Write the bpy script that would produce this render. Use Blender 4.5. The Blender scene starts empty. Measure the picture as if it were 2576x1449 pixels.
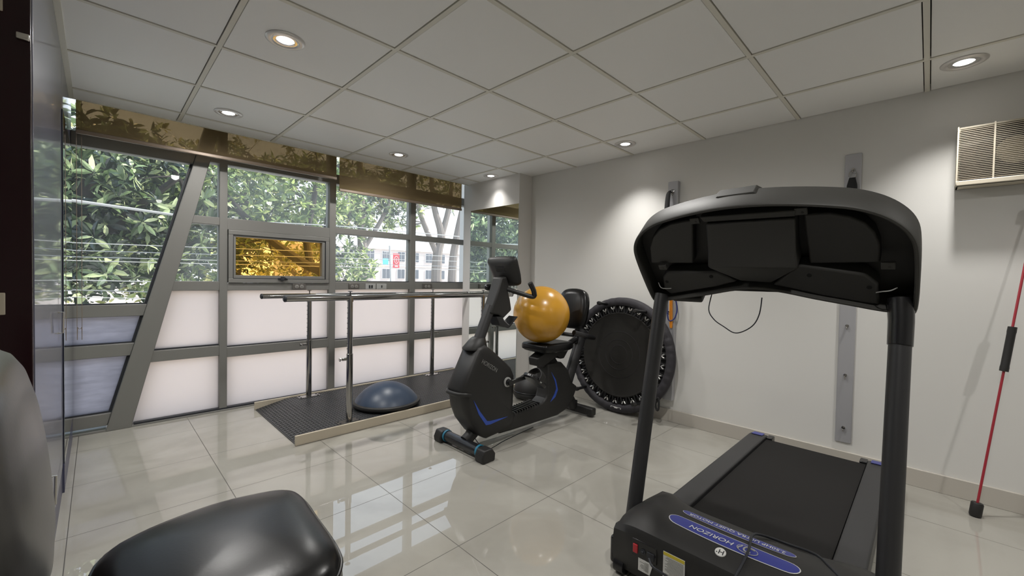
import bpy, bmesh, math, random
from mathutils import Vector, Matrix, noise as mnoise
import numpy as np

random.seed(7)
PI = math.pi
C = bpy.context.scene.collection
H = 2.246            # ceiling height
YW = -0.20           # inner face of the window wall
XR = 2.905           # right wall
XL = -0.55           # left wall

# ------------------------------------------------------------------ materials
def nt_new(name):
    m = bpy.data.materials.new(name); m.use_nodes = True
    nt = m.node_tree; nt.nodes.clear()
    out = nt.nodes.new('ShaderNodeOutputMaterial')
    return m, nt, out

def pmat(name, col, rough=0.5, metal=0.0, bump=0.0, bscale=60.0, var=0.0, vscale=6.0, spec=0.5, coat=0.0, trans=0.0, em=None, est=0.0, ior=1.5, aniso=None):
    m, nt, out = nt_new(name)
    b = nt.nodes.new('ShaderNodeBsdfPrincipled')
    nt.links.new(b.outputs[0], out.inputs[0])
    b.inputs['Base Color'].default_value = (*col, 1)
    b.inputs['Roughness'].default_value = rough
    b.inputs['Metallic'].default_value = metal
    b.inputs['IOR'].default_value = ior
    b.inputs['Specular IOR Level'].default_value = spec
    b.inputs['Coat Weight'].default_value = coat
    b.inputs['Transmission Weight'].default_value = trans
    if em:
        b.inputs['Emission Color'].default_value = (*em, 1)
        b.inputs['Emission Strength'].default_value = est
    if bump or var:
        tc = nt.nodes.new('ShaderNodeTexCoord')
    if var:
        n = nt.nodes.new('ShaderNodeTexNoise'); n.inputs['Scale'].default_value = vscale; n.inputs['Detail'].default_value = 5
        nt.links.new(tc.outputs['Object'], n.inputs['Vector'])
        mx = nt.nodes.new('ShaderNodeMix'); mx.data_type = 'RGBA'
        mx.inputs['A'].default_value = (*[c * (1 - var) for c in col], 1)
        mx.inputs['B'].default_value = (*[min(1, c * (1 + var)) for c in col], 1)
        nt.links.new(n.outputs['Fac'], mx.inputs['Factor'])
        nt.links.new(mx.outputs['Result'], b.inputs['Base Color'])
    if bump:
        n2 = nt.nodes.new('ShaderNodeTexNoise'); n2.inputs['Scale'].default_value = bscale; n2.inputs['Detail'].default_value = 3
        if aniso:
            mp = nt.nodes.new('ShaderNodeMapping'); mp.inputs['Scale'].default_value = aniso
            nt.links.new(tc.outputs['Object'], mp.inputs['Vector']); nt.links.new(mp.outputs[0], n2.inputs['Vector'])
        else:
            nt.links.new(tc.outputs['Object'], n2.inputs['Vector'])
        bp = nt.nodes.new('ShaderNodeBump'); bp.inputs['Strength'].default_value = bump; bp.inputs['Distance'].default_value = 0.002
        nt.links.new(n2.outputs['Fac'], bp.inputs['Height'])
        nt.links.new(bp.outputs[0], b.inputs['Normal'])
    return m

def math_node(nt, op, a, b=None):
    n = nt.nodes.new('ShaderNodeMath'); n.operation = op
    for i, v in enumerate((a, b)):
        if v is None: continue
        if isinstance(v, (int, float)): n.inputs[i].default_value = v
        else: nt.links.new(v, n.inputs[i])
    return n.outputs[0]

def floor_mat():
    m, nt, out = nt_new('polished_tile')
    b = nt.nodes.new('ShaderNodeBsdfPrincipled'); nt.links.new(b.outputs[0], out.inputs[0])
    tc = nt.nodes.new('ShaderNodeTexCoord'); sx = nt.nodes.new('ShaderNodeSeparateXYZ')
    nt.links.new(tc.outputs['Object'], sx.inputs[0])
    S = 0.5916
    ds = []
    for o, off in ((sx.outputs['X'], 1.1097), (sx.outputs['Y'], -0.0307)):
        v = math_node(nt, 'ADD', o, off + S * 40)
        v = math_node(nt, 'DIVIDE', v, S)
        v = math_node(nt, 'ADD', v, 0.5)
        v = math_node(nt, 'FRACT', v)
        v = math_node(nt, 'SUBTRACT', v, 0.5)
        v = math_node(nt, 'ABSOLUTE', v)
        ds.append(math_node(nt, 'MULTIPLY', v, S))
    d = math_node(nt, 'MINIMUM', ds[0], ds[1])
    line = math_node(nt, 'LESS_THAN', d, 0.0016)
    n = nt.nodes.new('ShaderNodeTexNoise'); n.inputs['Scale'].default_value = 1.6; n.inputs['Detail'].default_value = 8; n.inputs['Distortion'].default_value = 1.4
    nt.links.new(tc.outputs['Object'], n.inputs['Vector'])
    cr = nt.nodes.new('ShaderNodeValToRGB')
    cr.color_ramp.elements[0].position = 0.30; cr.color_ramp.elements[0].color = (0.305, 0.292, 0.258, 1)
    cr.color_ramp.elements[1].position = 0.62; cr.color_ramp.elements[1].color = (0.37, 0.358, 0.32, 1)
    nt.links.new(n.outputs['Fac'], cr.inputs['Fac'])
    mx = nt.nodes.new('ShaderNodeMix'); mx.data_type = 'RGBA'
    nt.links.new(line, mx.inputs['Factor']); nt.links.new(cr.outputs['Color'], mx.inputs['A'])
    mx.inputs['B'].default_value = (0.07, 0.065, 0.055, 1)
    nt.links.new(mx.outputs['Result'], b.inputs['Base Color'])
    r = nt.nodes.new('ShaderNodeMix'); r.data_type = 'FLOAT'
    nt.links.new(line, r.inputs['Factor']); r.inputs['A'].default_value = 0.0; r.inputs['B'].default_value = 0.6
    nt.links.new(r.outputs['Result'], b.inputs['Roughness'])
    b.inputs['IOR'].default_value = 1.6
    return m

def glass_mat(name, col=(0.97, 0.985, 0.98), veil=0.05, veilcol=(0.9, 0.93, 0.92)):
    m, nt, out = nt_new(name)
    t = nt.nodes.new('ShaderNodeBsdfTransparent'); t.inputs[0].default_value = (*col, 1)
    v = nt.nodes.new('ShaderNodeBsdfTranslucent'); v.inputs[0].default_value = (*veilcol, 1)
    m1 = nt.nodes.new('ShaderNodeMixShader'); m1.inputs[0].default_value = veil
    nt.links.new(t.outputs[0], m1.inputs[1]); nt.links.new(v.outputs[0], m1.inputs[2])
    g = nt.nodes.new('ShaderNodeBsdfGlossy'); g.inputs['Roughness'].default_value = 0.02
    fr = nt.nodes.new('ShaderNodeFresnel'); fr.inputs[0].default_value = 1.35
    m2 = nt.nodes.new('ShaderNodeMixShader')
    nt.links.new(fr.outputs[0], m2.inputs[0]); nt.links.new(m1.outputs[0], m2.inputs[1]); nt.links.new(g.outputs[0], m2.inputs[2])
    nt.links.new(m2.outputs[0], out.inputs[0])
    return m

def frosted_mat(name, col, var=0.0, vscale=8.0, aniso=(1, 1, 1)):
    m, nt, out = nt_new(name)
    v = nt.nodes.new('ShaderNodeBsdfTranslucent'); v.inputs[0].default_value = (*col, 1)
    if var:
        tc = nt.nodes.new('ShaderNodeTexCoord'); mp = nt.nodes.new('ShaderNodeMapping'); mp.inputs['Scale'].default_value = aniso
        n = nt.nodes.new('ShaderNodeTexNoise'); n.inputs['Scale'].default_value = vscale; n.inputs['Detail'].default_value = 6
        nt.links.new(tc.outputs['Object'], mp.inputs[0]); nt.links.new(mp.outputs[0], n.inputs['Vector'])
        mx = nt.nodes.new('ShaderNodeMix'); mx.data_type = 'RGBA'
        mx.inputs['A'].default_value = (*[c * (1 - var) for c in col], 1); mx.inputs['B'].default_value = (*[min(1, c * (1 + var)) for c in col], 1)
        nt.links.new(n.outputs['Fac'], mx.inputs['Factor']); nt.links.new(mx.outputs['Result'], v.inputs[0])
    g = nt.nodes.new('ShaderNodeBsdfGlossy'); g.inputs['Roughness'].default_value = 0.25
    m2 = nt.nodes.new('ShaderNodeMixShader'); m2.inputs[0].default_value = 0.04
    nt.links.new(v.outputs[0], m2.inputs[1]); nt.links.new(g.outputs[0], m2.inputs[2])
    nt.links.new(m2.outputs[0], out.inputs[0])
    return m

def blind_mat():
    m, nt, out = nt_new('sunscreen_fabric')
    t = nt.nodes.new('ShaderNodeBsdfTransparent'); t.inputs[0].default_value = (0.80, 0.67, 0.48, 1)
    d = nt.nodes.new('ShaderNodeBsdfDiffuse'); d.inputs[0].default_value = (0.24, 0.19, 0.115, 1)
    tr = nt.nodes.new('ShaderNodeBsdfTranslucent'); tr.inputs[0].default_value = (0.24, 0.18, 0.10, 1)
    m1 = nt.nodes.new('ShaderNodeMixShader'); m1.inputs[0].default_value = 0.45
    nt.links.new(d.outputs[0], m1.inputs[1]); nt.links.new(tr.outputs[0], m1.inputs[2])
    m2 = nt.nodes.new('ShaderNodeMixShader'); m2.inputs[0].default_value = 0.66
    nt.links.new(t.outputs[0], m2.inputs[1]); nt.links.new(m1.outputs[0], m2.inputs[2])
    nt.links.new(m2.outputs[0], out.inputs[0])
    return m

def leaf_mat(name, cols, trans=0.35, rough=0.28):
    m, nt, out = nt_new(name)
    geo = nt.nodes.new('ShaderNodeNewGeometry')
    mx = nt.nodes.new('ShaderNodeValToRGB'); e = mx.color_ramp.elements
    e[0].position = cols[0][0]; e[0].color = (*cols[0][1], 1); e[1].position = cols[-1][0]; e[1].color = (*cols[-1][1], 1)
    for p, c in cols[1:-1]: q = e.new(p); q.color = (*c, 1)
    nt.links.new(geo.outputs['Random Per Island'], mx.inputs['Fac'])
    b = nt.nodes.new('ShaderNodeBsdfPrincipled'); b.inputs['Roughness'].default_value = rough; b.inputs['Specular IOR Level'].default_value = 0.8
    nt.links.new(mx.outputs['Color'], b.inputs['Base Color'])
    tr = nt.nodes.new('ShaderNodeBsdfTranslucent')
    hs = nt.nodes.new('ShaderNodeHueSaturation'); hs.inputs['Saturation'].default_value = 1.05; hs.inputs['Value'].default_value = 1.6
    hs.inputs['Hue'].default_value = 0.485
    nt.links.new(mx.outputs['Color'], hs.inputs['Color']); nt.links.new(hs.outputs[0], tr.inputs[0])
    ms = nt.nodes.new('ShaderNodeMixShader'); ms.inputs[0].default_value = trans
    nt.links.new(b.outputs[0], ms.inputs[1]); nt.links.new(tr.outputs[0], ms.inputs[2])
    nt.links.new(ms.outputs[0], out.inputs[0])
    return m

M = {}
M['floor'] = floor_mat()
M['wall'] = pmat('painted_plaster', (0.68, 0.672, 0.645), 0.7, bump=0.06, bscale=90, spec=0.25)
M['pillar'] = pmat('pale_plaster', (0.68, 0.665, 0.64), 0.65, bump=0.06, bscale=90, spec=0.3)
M['tile'] = pmat('ceiling_board', (0.86, 0.86, 0.845), 0.55, bump=0.05, bscale=250, spec=0.4)
M['tee'] = pmat('ceiling_tee', (0.70, 0.68, 0.60), 0.5)
M['void'] = pmat('ceiling_void', (0.03, 0.03, 0.03), 0.9)
M['alu'] = pmat('anodised_frame', (0.22, 0.216, 0.203), 0.45, metal=0.3, bump=0.03, bscale=200)
M['aludark'] = pmat('gasket', (0.02, 0.022, 0.028), 0.5)
M['glass'] = glass_mat('clear_glass', veil=0.085)
M['glassleft'] = glass_mat('clear_glass_left', veil=0.025)
M['amber'] = glass_mat('amber_glass', (1.0, 0.76, 0.38), 0.025, (1.0, 0.75, 0.3))
M['frost'] = frosted_mat('frosted_film', (0.82, 0.755, 0.71), 0.03, 1.5)
M['frostblue'] = frosted_mat('textured_glass', (0.52, 0.51, 0.54), 0.22, 9.0, (1, 1, 5))  # tint lowered to carry the shade outside these textured panes
M['blind'] = blind_mat()
M['bar'] = pmat('blind_bar', (0.22, 0.17, 0.13), 0.4, metal=0.3)
M['gloss'] = pmat('gloss_laminate', (0.085, 0.09, 0.135), 0.28, spec=0.7, coat=0.5)
M['navy'] = pmat('navy_plinth', (0.035, 0.035, 0.085), 0.3)
M['maroon'] = pmat('maroon_lacquer', (0.018, 0.004, 0.006), 0.22, spec=0.4)
M['mirror'] = pmat('mirror_silver', (0.86, 0.93, 0.90), 0.0, metal=1.0)
M['mirroredge'] = pmat('mirror_edge', (0.005, 0.007, 0.02), 0.3)
M['chrome'] = pmat('chrome', (0.44, 0.43, 0.42), 0.10, metal=1.0)
M['clipsteel'] = pmat('clip_steel', (0.80, 0.79, 0.77), 0.28, metal=0.8)
M['steel'] = pmat('brushed_steel', (0.45, 0.45, 0.47), 0.42, metal=0.35, bump=0.05, bscale=30, aniso=(1, 1, 30))
M['satin'] = pmat('satin_nickel', (0.62, 0.60, 0.56), 0.25, metal=1.0)
M['rubber'] = pmat('ribbed_rubber', (0.035, 0.037, 0.04), 0.42)
M['board'] = pmat('cream_board', (0.52, 0.46, 0.36), 0.5, var=0.05)
M['bluedome'] = pmat('blue_vinyl', (0.028, 0.046, 0.082), 0.38)
M['black'] = pmat('black_plastic', (0.015, 0.0145, 0.014), 0.5, bump=0.05, bscale=300)
M['black2'] = pmat('black_gloss_plastic', (0.012, 0.012, 0.013), 0.25)
M['paint'] = pmat('charcoal_powder_coat', (0.024, 0.024, 0.0255), 0.45, bump=0.04, bscale=400)
M['darkshell'] = pmat('dark_grey_shell', (0.038, 0.037, 0.033), 0.6, bump=0.08, bscale=350)
M['shellin'] = pmat('shell_inner_black', (0.02, 0.019, 0.018), 0.6)
M['panel'] = pmat('shell_panel', (0.024, 0.0235, 0.0215), 0.55, bump=0.08, bscale=350)
M['belt'] = pmat('running_belt', (0.012, 0.0112, 0.0108), 0.75, bump=0.2, bscale=500, spec=0.2)
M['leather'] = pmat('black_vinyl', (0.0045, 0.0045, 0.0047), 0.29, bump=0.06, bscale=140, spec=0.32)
M['leatherback'] = pmat('lit_black_vinyl', (0.055, 0.053, 0.05), 0.33, bump=0.06, bscale=140, spec=0.6)  # black vinyl greyed to carry the window sheen on the backrest
M['ball'] = pmat('amber_vinyl', (0.54, 0.27, 0.024), 0.27, bump=0.02, bscale=40, coat=0.25, var=0.10, vscale=3)
M['bluedecal'] = pmat('blue_decal', (0.035, 0.045, 0.25), 0.35)
M['bluestripe'] = pmat('blue_stripe', (0.03, 0.08, 0.42), 0.35)
M['bluering'] = pmat('blue_ring', (0.02, 0.16, 0.26), 0.4)
M['white'] = pmat('white_print', (0.62, 0.62, 0.60), 0.5)
M['greyprint'] = pmat('grey_print', (0.22, 0.22, 0.21), 0.5)
M['yellow'] = pmat('yellow_print', (0.62, 0.50, 0.04), 0.5)
M['red'] = pmat('red_switch', (0.42, 0.02, 0.03), 0.35)
M['redrod'] = pmat('red_rod', (0.36, 0.025, 0.04), 0.4)
M['cloth'] = pmat('black_webbing', (0.012, 0.012, 0.013), 0.8, bump=0.3, bscale=300)
M['pad'] = pmat('pad_fabric', (0.028, 0.026, 0.031), 0.75, bump=0.4, bscale=220)
M['mat'] = pmat('woven_mat', (0.018, 0.017, 0.015), 0.75, bump=0.25, bscale=500, spec=0.25)
M['orange'] = pmat('orange_band', (0.75, 0.28, 0.02), 0.5)
M['bluecord'] = pmat('blue_cord', (0.02, 0.03, 0.16), 0.5)
M['cream'] = pmat('cream_plastic', (0.55, 0.50, 0.40), 0.5)
M['fanbaffle'] = pmat('fan_baffle', (0.06, 0.05, 0.04), 0.7)
M['void2'] = pmat('hole_black', (0.003, 0.003, 0.003), 0.9)
M['fandark'] = pmat('fan_dark', (0.015, 0.013, 0.012), 0.7)
M['lens'] = pmat('lamp_lens', (0.9, 0.9, 0.9), 0.4, em=(1.0, 0.96, 0.93), est=14.0)
M['lampring'] = pmat('lamp_ring', (0.66, 0.64, 0.62), 0.3, metal=0.35)
M['lampcan'] = pmat('lamp_reflector', (0.75, 0.74, 0.72), 0.15, metal=0.9)
M['socket'] = pmat('socket_plate', (0.13, 0.12, 0.11), 0.4, metal=0.3)
M['socketface'] = pmat('socket_face', (0.26, 0.25, 0.23), 0.45)
M['greyplate'] = pmat('grey_plate', (0.36, 0.36, 0.35), 0.45)
M['base'] = pmat('skirting_tile', (0.50, 0.47, 0.42), 0.3)
M['trunk'] = pmat('bark', (0.022, 0.017, 0.013), 0.9, bump=0.8, bscale=30, var=0.3, vscale=12)
M['trunkpale'] = pmat('pale_bark', (0.20, 0.17, 0.15), 0.9, bump=0.6, bscale=30, var=0.25, vscale=12)
M['leafdark'] = leaf_mat('leaf_dark', [(0.0, (0.006, 0.014, 0.007)), (0.50, (0.018, 0.036, 0.015)), (0.68, (0.13, 0.20, 0.08)), (1.0, (0.58, 0.64, 0.36))], 0.22)  # palest leaves stand in for sky glints, near-black ones for crown shade
M['leafmid'] = leaf_mat('leaf_mid', [(0.0, (0.035, 0.065, 0.025)), (0.40, (0.08, 0.13, 0.04)), (0.70, (0.24, 0.33, 0.11)), (1.0, (0.55, 0.60, 0.28))], 0.40)  # pale end lightened to carry sun and sky glints on the leaves
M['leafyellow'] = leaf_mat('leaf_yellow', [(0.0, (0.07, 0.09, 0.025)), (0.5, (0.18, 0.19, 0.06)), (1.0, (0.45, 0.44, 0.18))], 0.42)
M['house'] = pmat('pink_white_render', (0.62, 0.54, 0.50), 0.8, var=0.05)
M['housewin'] = pmat('house_window', (0.10, 0.11, 0.13), 0.4)
M['housetrim'] = pmat('house_trim', (0.75, 0.72, 0.70), 0.7)
M['ground'] = pmat('pale_paving', (0.45, 0.43, 0.40), 0.8, var=0.1, vscale=1.0)
M['wire'] = pmat('grey_cable', (0.42, 0.42, 0.42), 0.5)
M['sunwire'] = pmat('pale_cable', (0.36, 0.36, 0.35), 0.4)
M['bannerred'] = pmat('banner_red', (0.62, 0.04, 0.06), 0.6)
M['bannerblue'] = pmat('banner_blue', (0.10, 0.50, 0.68), 0.6)
M['bannerorange'] = pmat('banner_orange', (0.80, 0.36, 0.16), 0.6)
M['outerwall'] = pmat('outer_render', (0.5, 0.48, 0.45), 0.9)

# ------------------------------------------------------------------ object helpers
ORG = {}
def thing(name, label, cat, loc=(0, 0, 0), group=None, kind=None):
    o = bpy.data.objects.new(name, None); C.objects.link(o)
    o.location = loc; o.empty_display_size = 0.1
    o['label'] = label; o['category'] = cat
    if group: o['group'] = group
    if kind: o['kind'] = kind
    ORG[o.name] = Vector(loc)
    return o

def tag(o, label, cat, group=None, kind=None):
    o['label'] = label; o['category'] = cat
    if group: o['group'] = group
    if kind: o['kind'] = kind
    return o

class MB:
    def __init__(s): s.v = []; s.f = []
    def add(s, vs, fs):
        n = len(s.v); s.v += [tuple(v) for v in vs]; s.f += [tuple(i + n for i in f) for f in fs]; return s
    def box(s, x0, x1, y0, y1, z0, z1):
        vs = [(x, y, z) for x in (x0, x1) for y in (y0, y1) for z in (z0, z1)]
        return s.add(vs, [(0, 1, 3, 2), (4, 6, 7, 5), (0, 4, 5, 1), (2, 3, 7, 6), (0, 2, 6, 4), (1, 5, 7, 3)])
    def obox(s, c, u, v, w, a, b, d):
        c, u, v, w = Vector(c), Vector(u).normalized(), Vector(v).normalized(), Vector(w).normalized()
        vs = [c + u * (i * a / 2) + v * (j * b / 2) + w * (k * d / 2) for i in (-1, 1) for j in (-1, 1) for k in (-1, 1)]
        return s.add(vs, [(0, 1, 3, 2), (4, 6, 7, 5), (0, 4, 5, 1), (2, 3, 7, 6), (0, 2, 6, 4), (1, 5, 7, 3)])
    def prism(s, poly, o, u, v, w, h0, h1):
        o, u, v, w = Vector(o), Vector(u), Vector(v), Vector(w)
        n = len(poly)
        A = [o + u * a + v * b + w * h0 for a, b in poly]; B = [o + u * a + v * b + w * h1 for a, b in poly]
        fs = [tuple(reversed(range(n))), tuple(range(n, 2 * n))] + [(i, (i + 1) % n, n + (i + 1) % n, n + i) for i in range(n)]
        return s.add(A + B, fs)
    def loft(s, poly, o, u, v, w, prof):
        """outline rings scaled about the centroid: prof = [(scale, height)]"""
        o, u, v, w = Vector(o), Vector(u), Vector(v), Vector(w)
        ca = sum(p[0] for p in poly) / len(poly); cb = sum(p[1] for p in poly) / len(poly); n = len(poly)
        vs, fs = [], []; rings = []
        for sc, h in prof:
            if sc <= 1e-6:
                rings.append([len(vs)]); vs.append(o + u * ca + v * cb + w * h)
            else:
                rings.append(list(range(len(vs), len(vs) + n)))
                vs += [o + u * (ca + (a - ca) * sc) + v * (cb + (b - cb) * sc) + w * h for a, b in poly]
        for r0, r1 in zip(rings, rings[1:]):
            for i in range(n):
                j = (i + 1) % n
                if len(r0) == 1 and len(r1) == 1: break
                if len(r0) == 1: fs.append((r0[0], r1[j], r1[i]))
                elif len(r1) == 1: fs.append((r0[i], r0[j], r1[0]))
                else: fs.append((r0[i], r0[j], r1[j], r1[i]))
        if len(rings[0]) > 1: fs.append(tuple(reversed(rings[0])))
        if len(rings[-1]) > 1: fs.append(tuple(rings[-1]))
        return s.add(vs, fs)
    def lathe(s, o, axis, prof, n=32):
        w = Vector(axis).normalized(); u = w.orthogonal().normalized(); v = w.cross(u)
        circ = [(math.cos(2 * PI * i / n), math.sin(2 * PI * i / n)) for i in range(n)]
        return s.loft(circ, o, u, v, w, prof)
    def cyl(s, a, b, r, n=20):
        a, b = Vector(a), Vector(b); L = (b - a).length
        return s.lathe(a, b - a, [(0, 0), (r, 0), (r, L), (0, L)], n)
    def sphere(s, c, r, n=32, m=20, sc=(1, 1, 1)):
        vs, fs = [], []
        prof = [(max(0, math.sin(PI * i / m)) * r, -math.cos(PI * i / m) * r) for i in range(m + 1)]
        prof[0] = (0, -r); prof[-1] = (0, r)
        k = len(s.v); s.lathe((0, 0, 0), (0, 0, 1), prof, n)
        for i in range(k, len(s.v)): s.v[i] = (c[0] + s.v[i][0] * sc[0], c[1] + s.v[i][1] * sc[1], c[2] + s.v[i][2] * sc[2])
        return s
    def tube(s, pts, r, n=10, closed=False, smooth=0, flat=None):
        pts = [Vector(p) for p in pts]
        rs = list(r) if isinstance(r, (list, tuple)) else [r] * len(pts)
        if smooth:
            P, Rr = [], []; m = len(pts); rng = m if closed else m - 1
            for i in range(rng):
                g = (lambda k: pts[k % m]) if closed else (lambda k: pts[min(max(k, 0), m - 1)])
                p0, p1, p2, p3 = g(i - 1), g(i), g(i + 1), g(i + 2)
                for j in range(smooth):
                    t = j / smooth
                    P.append(0.5 * ((2 * p1) + (p2 - p0) * t + (2 * p0 - 5 * p1 + 4 * p2 - p3) * t * t + (3 * p1 - p0 - 3 * p2 + p3) * t ** 3))
                    Rr.append(rs[i] + (rs[(i + 1) % m] - rs[i]) * t)
            if not closed: P.append(pts[-1]); Rr.append(rs[-1])
            pts, rs = P, Rr
        m = len(pts); vs, fs = [], []; pu = None
        for i, p in enumerate(pts):
            a = pts[(i - 1) % m] if (closed or i) else p; b = pts[(i + 1) % m] if (closed or i < m - 1) else p
            d = (b - a).normalized()
            if pu is None: pu = d.orthogonal().normalized() if flat is None else (Vector(flat[0]) - d * d.dot(Vector(flat[0]))).normalized()
            else:
                pu = pu - d * d.dot(pu)
                pu = pu.normalized() if pu.length > 1e-6 else d.orthogonal().normalized()
            w = d.cross(pu)
            ka, kb = (1, 1) if flat is None else (flat[1], flat[2])
            for j in range(n):
                an = 2 * PI * (j + 0.5) / n
                vs.append(p + pu * (math.cos(an) * rs[i] * ka) + w * (math.sin(an) * rs[i] * kb))
        for i in range(m if closed else m - 1):
            i2 = (i + 1) % m
            for j in range(n):
                j2 = (j + 1) % n
                fs.append((i * n + j, i * n + j2, i2 * n + j2, i2 * n + j))
        if not closed:
            fs.append(tuple(reversed(range(n)))); fs.append(tuple(range((m - 1) * n, m * n)))
        return s.add(vs, fs)
    def build(s, name, mat, parent=None, bevel=0.0, smooth=True, angle=35, label=None, seg=2, kind=None):
        me = bpy.data.meshes.new(name)
        org = Vector((0, 0, 0)) if parent is None else ORG[parent.name]
        me.from_pydata([tuple(Vector(v) - org) for v in s.v], [], s.f)
        me.validate(); 
        bm = bmesh.new(); bm.from_mesh(me); bmesh.ops.recalc_face_normals(bm, faces=bm.faces); bm.to_mesh(me); bm.free()
        if smooth:
            me.shade_smooth()
            try: me.set_sharp_from_angle(angle=math.radians(angle))
            except Exception: pass
        me.materials.append(M[mat])
        o = bpy.data.objects.new(name, me); C.objects.link(o)
        if parent is not None: o.parent = parent
        ORG[o.name] = org
        if bevel:
            md = o.modifiers.new('bevel', 'BEVEL'); md.width = bevel; md.segments = seg; md.limit_method = 'ANGLE'; md.angle_limit = math.radians(40)
        if label: o['label'] = label
        if kind: o['kind'] = kind
        return o

def struct(name, mb, mat, bevel=0.0, parent=None, **k):
    o = mb.build(name, mat, parent, bevel, **k)
    if parent is None: o['kind'] = 'structure'
    return o
def sgroup(name, loc=(0, 0, 0)):
    o = bpy.data.objects.new(name, None); C.objects.link(o); o.location = loc; o['kind'] = 'structure'; ORG[o.name] = Vector(loc); return o

def text(body, name, mat, parent, o, u, v, size, align='CENTER', extrude=0.0004, shear=0.0, sx=1.0):
    cu = bpy.data.curves.new(name, 'FONT'); cu.body = body; cu.size = size; cu.align_x = align; cu.align_y = 'CENTER'
    cu.extrude = extrude; cu.shear = shear; cu.materials.append(M[mat])
    ob = bpy.data.objects.new(name, cu); C.objects.link(ob)
    u, v = Vector(u).normalized(), Vector(v).normalized(); w = u.cross(v)
    mt = Matrix.Identity(4)
    for i in range(3): mt[i][0] = u[i] * sx; mt[i][1] = v[i]; mt[i][2] = w[i]
    mt.translation = Vector(o) - ORG[parent.name]
    me = bpy.data.meshes.new_from_object(ob.evaluated_get(bpy.context.evaluated_depsgraph_get()))
    bpy.data.objects.remove(ob); bpy.data.curves.remove(cu)
    me.transform(mt); me.name = name
    if not me.materials: me.materials.append(M[mat])
    ob = bpy.data.objects.new(name, me); C.objects.link(ob); ob.parent = parent
    ORG[ob.name] = ORG[parent.name]
    return ob

def rrect(x0, x1, y0, y1, r, n=6):
    P = []
    for cx, cy, a in ((x1 - r, y1 - r, 0), (x0 + r, y1 - r, 90), (x0 + r, y0 + r, 180), (x1 - r, y0 + r, 270)):
        for i in range(n + 1):
            t = math.radians(a + 90 * i / n); P.append((cx + r * math.cos(t), cy + r * math.sin(t)))
    return P
def smoothpoly(P, k=4):
    m = len(P); out = []
    for i in range(m):
        p0, p1, p2, p3 = [Vector((*P[(i + j) % m], 0)) for j in (-1, 0, 1, 2)]
        for j in range(k):
            t = j / k
            q = 0.5 * ((2 * p1) + (p2 - p0) * t + (2 * p0 - 5 * p1 + 4 * p2 - p3) * t * t + (3 * p1 - p0 - 3 * p2 + p3) * t ** 3)
            out.append((q.x, q.y))
    return out
X, Y, Z = Vector((1, 0, 0)), Vector((0, 1, 0)), Vector((0, 0, 1))

#SECTION room
# ------------------------------------------------------------------ room shell
YB = -7.0
struct('floor', MB().box(-2.2, XR + 0.2, YB - 0.1, -0.12, -0.12, 0.0), 'floor')
struct('wall_right', MB().box(XR, XR + 0.2, YB, 0.0, 0.0, 2.7), 'wall')
struct('wall_back', MB().box(-2.2, XR + 0.2, YB - 0.2, YB, 0.0, 2.7), 'wall')
struct('wall_left', MB().box(XL - 0.12, XL, -1.205, -0.10, 0.0, 2.7), 'gloss')
struct('wall_rear', MB().box(-2.2, -1.95, YB, -2.4, 0.0, 2.7), 'wall')
struct('pillar', MB().box(2.71, XR, -1.252, -0.32, 0.0, H + 0.05), 'pillar', bevel=0.004)
struct('baseboard_right', MB().box(XR - 0.018, XR, YB, -1.252, 0.0, 0.10), 'base', bevel=0.002)
struct('baseboard_front', MB().box(2.71, XR - 0.018, -1.262, -1.252, 0.0, 0.10), 'base', bevel=0.002)
struct('baseboard_left', MB().box(XL, XL + 0.004, -1.205, -0.23, 0.0, 0.148), 'navy')
struct('roof', MB().box(-2.4, XR + 0.4, YB - 0.2, 0.05, 2.62, 2.9), 'outerwall')

# ceiling: boards laid in a white tee grid
ce = MB()
tx = [-1.22 - 0.61, -1.22, -0.61] + [0.61 * i for i in range(0, 5)] + [XR]
ty = [-0.39] + [-0.61 * j for j in range(1, 12)] + [YB]
for i in range(len(tx) - 1):
    for j in range(len(ty) - 1):
        x0, x1, y1, y0 = tx[i] + 0.0142, tx[i + 1] - 0.0142, ty[j] - 0.0142, ty[j + 1] + 0.0142
        if x1 - x0 < 0.03 or y1 - y0 < 0.03: continue
        if i == len(tx) - 2: x1 = XR - 0.004
        if j == 0: y1 = -0.394
        ce.box(x0, x1, y0, y1, H + 0.003, H + 0.018)
ceil = struct('ceiling', ce, 'tile', bevel=0.002)
struct('ceiling_void', MB().box(-2.2, XR, YB, -0.39, H + 0.04, H + 0.06), 'void')
te = MB()
for x in tx[:-1]: te.box(x - 0.0105, x + 0.0105, YB, -0.392, H, H + 0.012)
for y in ty[1:-1]:
    for i in range(len(tx) - 1): te.box(tx[i] + 0.011, tx[i + 1] - (0.011 if i < len(tx) - 2 else 0), y - 0.0105, y + 0.0105, H - 0.0004, H + 0.012)
te.box(XL, XL + 0.022, -2.5, -0.392, H - 0.001, H + 0.011)
struct('trim_1', te, 'tee')
struct('trim_2', MB().box(XL, 2.72, -0.398, -0.388, H - 0.002, H + 0.06), 'tee')

# ------------------------------------------------------------------ window wall
def bar(mb, x0, x1, z0, z1, y0=YW - 0.0, y1=-0.13): mb.box(x0, x1, y0, y1, z0, z1)
XE = 2.90
# mullions shared by the bays
for k, (x0, x1) in enumerate(((0.285, 0.340), (1.168, 1.230), (2.060, 2.125))):
    struct('trim_%d' % (k + 3), MB().box(x0, x1, YW, -0.10, 0.0, 2.6), 'alu', bevel=0.003)
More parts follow.
